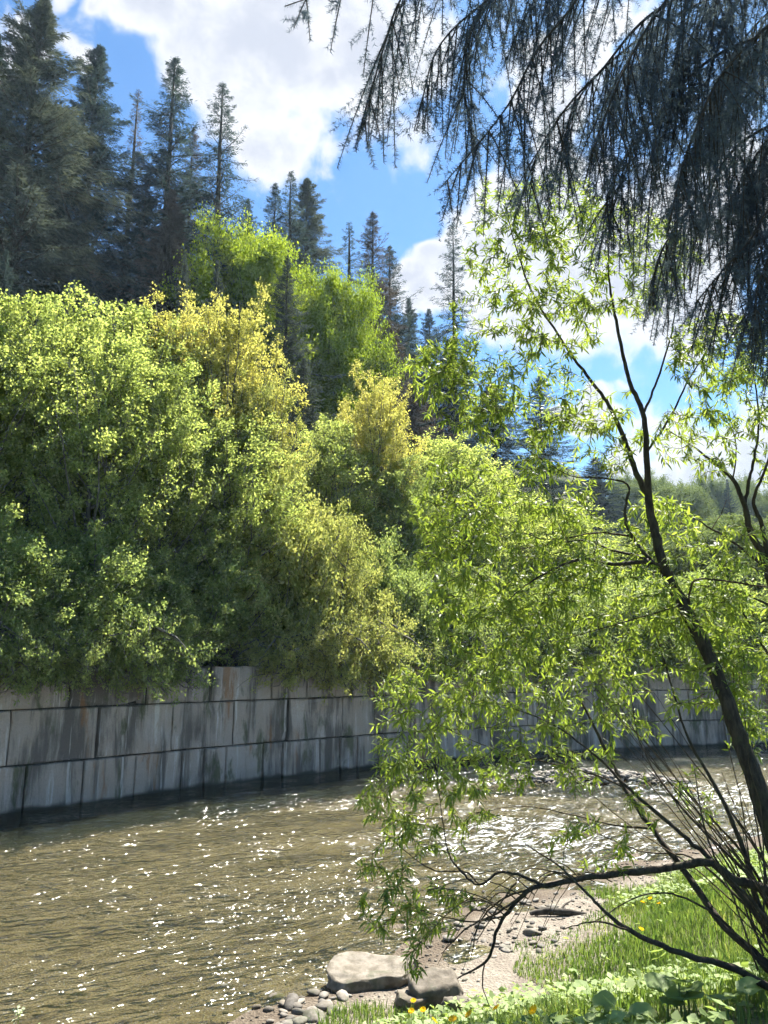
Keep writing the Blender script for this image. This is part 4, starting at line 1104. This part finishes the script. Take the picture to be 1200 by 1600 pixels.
def round_leaf(seed):
    r = np.random.RandomState(seed); V = [(0, 0, 0)]; n = 18
    for ring, rr in ((1, .55), (2, 1.0)):
        for i in range(n):
            a = 2 * math.pi * (i + .5) / n
            notch = .35 if abs(a - math.pi) < .28 and ring == 2 else 1
            q = rr * notch * (1 + r.normal(0, .04))
            V.append((math.cos(a) * q, math.sin(a) * q * .95, .13 * rr * rr + .06 * math.sin(a * 5 + seed) * rr + r.normal(0, .015)))
    Q = [(1 + i, 1 + n + i, 1 + n + (i + 1) % n, 1 + (i + 1) % n) for i in range(n)]; T_ = [(0, 1 + i, 1 + (i + 1) % n) for i in range(n)]
    return mesh_np('leaf', V, Q, T_, smooth=True)
RL = [round_leaf(k) for k in range(4)]
for me in RL: me.materials.append(M['broad_leaf'])
STALK = Tubes(); STALK.add([(0, 0, 0), (.02, 0, .5), (0, 0, 1)], [.025, .02, .018], 5); STALK = STALK.mesh('stalk'); STALK.materials.append(M['broad_leaf'])
BUT = [(1028, 1494, .17, 2, 'pale butterbur plant with two big round leaves below the horizontal willow limb'), (1056, 1556, .20, 5, 'largest round-leaved butterbur plant in the bottom right grass'),
       (945, 1585, .12, 3, 'small round-leaved plant at the bottom edge left of the largest butterbur'), (1005, 1592, .13, 3, 'round-leaved plant cut by the bottom edge below the largest butterbur'),
       (1150, 1560, .14, 4, 'round-leaved plant in the bottom right corner'), (900, 1520, .10, 3, 'small round-leaved plant amid grass beside the sand patch'), (1110, 1590, .12, 3, 'low round-leaved plant at the bottom edge near the right corner')]
rp = random.Random(8)
for (px, py, sz, nl, lab) in BUT:
    sz *= .5; p = bank_hit(px, py, .14); gz = float(bank_z(p[0], p[1]))
    o = empty('butterbur_plant', (p[0], p[1], gz), lab, 'plant', 'round-leaved plants in the grass')
    for k in range(nl):
        a = rp.uniform(0, 6.28); d = rp.uniform(.3, 1.1) * sz * (k > 0); h = rp.uniform(.11, .19)
        lf = obj('leaf', RL[k % 4], None, o); lf.location = (math.cos(a) * d, math.sin(a) * d, h)
        lf.scale = (sz * rp.uniform(.7, 1.05),) * 3; lf.rotation_euler = (rp.uniform(-.4, .4), rp.uniform(-.4, .4) - .2, rp.uniform(0, 6.28))
        st = obj('stalk', STALK, None, o); st.location = (math.cos(a) * d * .7, math.sin(a) * d * .7, 0); st.scale = (.3, .3, h)

# yellow flowers
FV = []; FT = []
for i in range(14):
    a = 2 * math.pi * i / 14; b = len(FV)
    FV += [(0, 0, 0), (math.cos(a - .2) * .8, math.sin(a - .2) * .8, .25), (math.cos(a) * 1.0, math.sin(a), .3), (math.cos(a + .2) * .8, math.sin(a + .2) * .8, .25)]
    FT.append((b, b + 1, b + 2, b + 3))
for i in range(9):
    a = 2 * math.pi * i / 9 + .3; b = len(FV)
    FV += [(0, 0, .08), (math.cos(a - .25) * .45, math.sin(a - .25) * .45, .38), (math.cos(a) * .6, math.sin(a) * .6, .45), (math.cos(a + .25) * .45, math.sin(a + .25) * .45, .38)]
    FT.append((b, b + 1, b + 2, b + 3))
FLOWER = mesh_np('petals', FV, FT); FLOWER.materials.append(M['petal'])
FL = [(646, 1564, 'highest yellow flower of the trio right of the boulder'), (643, 1580, 'lower left yellow flower of the trio right of the boulder'), (661, 1578, 'lower right yellow flower of the trio right of the boulder'),
      (733, 1586, 'single yellow flower at the foot of the dangling twig'), (708, 1593, 'yellow flower left of the dangling twig at the bottom edge'), (678, 1595, 'yellow flower at the bottom edge just below the trio'),
      (776, 1576, 'yellow flower right of the dangling twig'), (834, 1579, 'yellow flower nearest the sand patch'), (1004, 1410, 'left yellow flower of three under the horizontal willow limb'),
      (1016, 1404, 'middle yellow flower of three under the horizontal willow limb'), (1030, 1412, 'right yellow flower of three under the horizontal willow limb'), (1002, 1452, 'yellow flower alone below the three under the willow limb')]
for (px, py, lab) in FL:
    p = bank_hit(px, py, .22); gz = float(bank_z(p[0], p[1])); h = p[2] - gz
    o = empty('yellow_flower', (p[0], p[1], gz), lab, 'flower', 'yellow flowers in the grass')
    f = obj('petals', FLOWER, None, o); f.location = (0, 0, h); f.scale = (.026, .026, .026); f.rotation_euler = (rp.uniform(.2, .8), rp.uniform(-.4, .4), rp.uniform(0, 6))
    st = obj('stem', STALK, None, o); st.scale = (.12, .12, h)

# stones
def stone_mesh(seed, sub=2, rough=.16, name='stone'):
    import bmesh
    bm = bmesh.new(); bmesh.ops.create_icosphere(bm, subdivisions=sub, radius=1.0)
    r = np.random.RandomState(seed); K = r.normal(0, 1.4, (7, 3)); ph = r.uniform(0, 6.28, 7)
    cuts = [(unit(r.normal(0, 1, 3)), r.uniform(.55, .85)) for _ in range(6)]
    for v in bm.verts:
        c = np.array(v.co); f = 1 + rough * np.sin(K @ c + ph).sum() / 2.2
        c = c * f
        for n_, d_ in cuts:
            e = c @ n_ - d_
            if e > 0: c = c - n_ * e * .85
        v.co = c
    me = bpy.data.meshes.new(name); bm.to_mesh(me); bm.free()
    me.polygons.foreach_set('use_smooth', np.ones(len(me.polygons), dtype=bool)); return me
ST = [stone_mesh(k + 5, 2) for k in range(7)]
for me in ST: me.materials.append(M['stone'])

def rock_mesh(seed, half, sub=5, ncut=11, name='rock', undercut=0.0):
    """angular rock: a ball cut by planes, roughened, flat shaded"""
    import bmesh
    bm = bmesh.new(); bmesh.ops.create_icosphere(bm, subdivisions=sub, radius=1.0)
    co = np.array([v.co[:] for v in bm.verts]); r = np.random.RandomState(seed)
    cuts = [(unit(r.normal(0, 1, 3) * np.array([1, 1, .6])), r.uniform(.5, .82)) for _ in range(ncut)] + [(np.array([.05, -.1, .99]), .38)]
    for n_, d_ in cuts:
        e = np.maximum(co @ n_ - d_, 0); co = co - n_ * e[:, None] * .96
    und = np.clip(-co[:, 2] + .1, 0, 1)
    co[:, 0] += und * undercut * (co[:, 0] < .3); co[:, 1] += und * undercut * .7 * (co[:, 1] < .3)
    co += .034 * np.stack([vnoise(co[:, 1] * 6, co[:, 2] * 7 + co[:, 0] * 5, seed + k, 5, 2.1, .62) for k in (1, 2, 3)], -1)
    co *= np.array(half)
    for v, c in zip(bm.verts, co): v.co = c
    me = bpy.data.meshes.new(name); bm.to_mesh(me); bm.free()
    me.polygons.foreach_set('use_smooth', np.ones(len(me.polygons), dtype=bool)); return me
bl = at(590, 1520, 7.8)
bm_ = rock_mesh(17, (.56, .38, .30), 5, 10, 'boulder', .75); bm_.materials.append(M['boulder'])
o = obj('boulder', bm_); o.location = (bl[0] + .0, bl[1] + .1, .05); o.rotation_euler = (.06, -.04, .1)
tag(o, 'large pale flat-topped boulder overhanging the water at the near shore', 'boulder')
for (px, py, Yd, sx, sy, sz, sd, lab) in [(682, 1545, 7.3, .30, .26, .26, 92, 'brown earthy rock between the flat boulder and the grass'), (718, 1562, 7.0, .16, .16, .15, 93, 'small dark rock right of the brown earthy rock'),
                                          (640, 1560, 7.2, .25, .2, .13, 94, 'low dark rock in the shade under the flat boulder')]:
    p = at(px, py, Yd); me = rock_mesh(sd, (1, 1, 1), 4, 12, 'rock', .2); me.materials.append(M['earth_rock'])
    o = obj('rock', me); o.location = (p[0], p[1], float(bank_z(p[0], p[1])) + sz * .35); o.scale = (sx, sy, sz); o.rotation_euler = (0, .1, rp.uniform(0, 6))
    tag(o, lab, 'rock')

def put_stone(px, py, size, lab, group):
    p = bank_hit(px, py, 0); o = obj('stone', ST[rp.randrange(7)])
    zz = max(float(bank_z(p[0], p[1])), -.03)
    o.location = (p[0], p[1], zz + size * .22); o.scale = (size * rp.uniform(.8, 1.3), size * rp.uniform(.7, 1.1), size * rp.uniform(.4, .65)); o.rotation_euler = (rp.uniform(-.2, .2), rp.uniform(-.2, .2), rp.uniform(0, 6.28))
    tag(o, lab, 'stone', group)
put_stone(455, 1572, .10, 'largest pale stone in the cluster at the bottom edge', 'stones at the waterline')
put_stone(488, 1592, .10, 'bluish grey stone cut by the bottom edge', 'stones at the waterline')
put_stone(430, 1562, .08, 'dark stone at the left end of the cluster by the water', 'stones at the waterline')
put_stone(508, 1575, .09, 'flat pale stone touching the grass below the boulder', 'stones at the waterline')
put_stone(490, 1555, .07, 'brown stone between the boulder and the pale stones', 'stones at the waterline')
for k in range(46):
    px = rp.uniform(395, 540); py = rp.uniform(1552, 1625) + (540 - px) * .1
    put_stone(px, py, rp.uniform(.025, .065), 'small grey stone in the cluster at the bottom edge', 'small stones at the waterline')
for (px, py, sz, lab) in [(862, 1424, .11, 'dark stone beside the driftwood on the beach'), (820, 1412, .07, 'round brown stone left of the driftwood'), (742, 1420, .09, 'grey stone on the beach behind the arching twigs'),
                          (830, 1460, .08, 'flat stone at the edge of the sand patch'), (700, 1470, .1, 'broad stone on the beach behind the boulder')]:
    put_stone(px, py, sz, lab, 'stones on the beach')
for k in range(80):
    px = rp.uniform(670, 900); py = rp.uniform(1395, 1500)
    put_stone(px, py, rp.uniform(.02, .06), 'small stone strewn on the sandy beach under the willow', 'small stones on the beach')

# finer gravel: nobody could count it
def gravel(n, seed, test, size):
    r = np.random.RandomState(seed)
    ico = stone_mesh(3, 1, .15, 'g'); base = np.zeros(len(ico.vertices) * 3, np.float32); ico.vertices.foreach_get('co', base); base = base.reshape(-1, 3)
    tri = np.array([p.vertices[:] for p in ico.polygons]); bpy.data.meshes.remove(ico)
    P = test(r, n); n = len(P)
    s = size * r.lognormal(0, .45, n); a = r.uniform(0, 6.28, n)
    B = base[None] * (s[:, None] * np.array([[1, .8, .5]]))[:, None, :] * r.uniform(.75, 1.25, (n, 1, 3))
    X_ = B[..., 0] * np.cos(a)[:, None] - B[..., 1] * np.sin(a)[:, None]; Y_ = B[..., 0] * np.sin(a)[:, None] + B[..., 1] * np.cos(a)[:, None]
    V = np.stack([X_, Y_, B[..., 2]], -1) + P[:, None]
    return mesh_np('gravel', V.reshape(-1, 3), None, (np.arange(n)[:, None, None] * len(base) + tri[None]).reshape(-1, 3), smooth=True)
def beach_pts(r, n):
    x = r.uniform(-3, 9, n); y = r.uniform(5, 15, n); ds = -side_dist(SHORE, x, y); dg = -side_dist(GRASS, x, y)
    k = (ds > -.5) & (dg < .05) & (vnoise(x * 1.9, y * 1.9, 61, 3) + r.normal(0, .35, n) > -.15); x, y = x[k], y[k]
    return np.c_[x, y, bank_z(x, y) + .004]
o = obj('gravel', gravel(9000, 2, beach_pts, .017), 'stone', kind='stuff'); o['label'] = 'fine river gravel on the near beach'
def bar_pts(r, n):
    x = r.normal(5.5, 2.6, n); y = r.normal(20.8, .7, n)
    zb = -.35 + .57 * np.exp(-(((x - 5.5) / 3.2) ** 2 + ((y - 20.8) / .9) ** 2)); k = zb > -.08
    return np.c_[x[k], y[k], zb[k] + .02]
o = obj('gravel', gravel(3500, 6, bar_pts, .06), 'stone', kind='stuff'); o['label'] = 'reddish gravel bar in the far stream behind the willow stems'

# driftwood
p = bank_hit(868, 1428, .03)
T = Tubes(); T.add([(-.3, 0, .02), (-.1, .02, .05), (.15, 0, .05), (.36, .05, .03)], [.02, .045, .04, .012], 8); T.add([(.05, .01, .05), (.12, .12, .1), (.2, .2, .12)], [.018, .012, .005], 6)
o = obj('driftwood', T.mesh('driftwood'), 'bark'); o.location = (p[0], p[1], float(bank_z(p[0], p[1]))); o.rotation_euler = (0, 0, -.15)
tag(o, 'short dark driftwood log lying on the sandy beach', 'log')

# pale flowering herb at the bottom left corner
p = at(32, 1600, 4.9); gz = float(bank_z(p[0], p[1]))
o = empty('flowering_plant', (p[0], p[1], gz), 'pale flowering herb poking up at the bottom left corner', 'plant')
r = np.random.RandomState(14)
T = Tubes(); P = []
hh = p[2] - gz
for k in range(9):
    a = r.uniform(0, 6.28); q = np.array([math.cos(a) * r.uniform(.02, .12), math.sin(a) * r.uniform(.02, .1), hh + r.uniform(-.1, .05)])
    T.add(np.stack([np.zeros(3), q * np.array([.4, .4, .6]), q]), [.005, .004, .002], 4); P.append(q + r.normal(0, .016, (26, 3)))
obj('stem', T.mesh('stem'), 'broad_leaf', o)
P = np.concatenate(P); n = len(P)
V, Q = leaf_quads(P, r.normal(0, 1, (n, 3)), r.normal(0, .5, (n, 3)) + np.array([0, 0, 1]), np.full(n, .022), np.full(n, .016), .2)
obj('blossom', mesh_np('blossom', V, Q), 'white_petal', o, 'stuff')
P = np.stack([r.normal(0, .06, 60), r.normal(0, .06, 60), r.uniform(.2, .9, 60) * hh], 1)
V, Q = leaf_quads(P, np.c_[r.normal(0, 1, (60, 2)), r.normal(.2, .3, 60)], np.c_[r.normal(0, .3, (60, 2)), np.ones(60)], np.full(60, .07), np.full(60, .03), .2)
obj('leaf', mesh_np('leaf', V, Q), 'broad_leaf', o, 'stuff')

# ------------------------------------------------------------------ air
mt, t = new_mat('haze')
vol = t.n('ShaderNodeVolumePrincipled', {'Color': (.62, .80, 1.0, 1), 'Density': .00032, 'Anisotropy': .2})
t.n('ShaderNodeOutputMaterial', {'Volume': vol.outputs[0]})
zmax = max((o.matrix_world @ Vector(c)).z for o in col.objects if o.type == 'MESH' for c in o.bound_box) if False else 95.0
V = [(x, y, z) for z in (-4.0, zmax) for y in (-710, 710) for x in (-710, 710)]
me = mesh_np('haze', V, [(0, 2, 3, 1), (4, 5, 7, 6), (0, 1, 5, 4), (2, 6, 7, 3), (0, 4, 6, 2), (1, 3, 7, 5)])
o = obj('haze', me, mt, kind='stuff'); o['label'] = 'thin pale blue air haze over the valley'
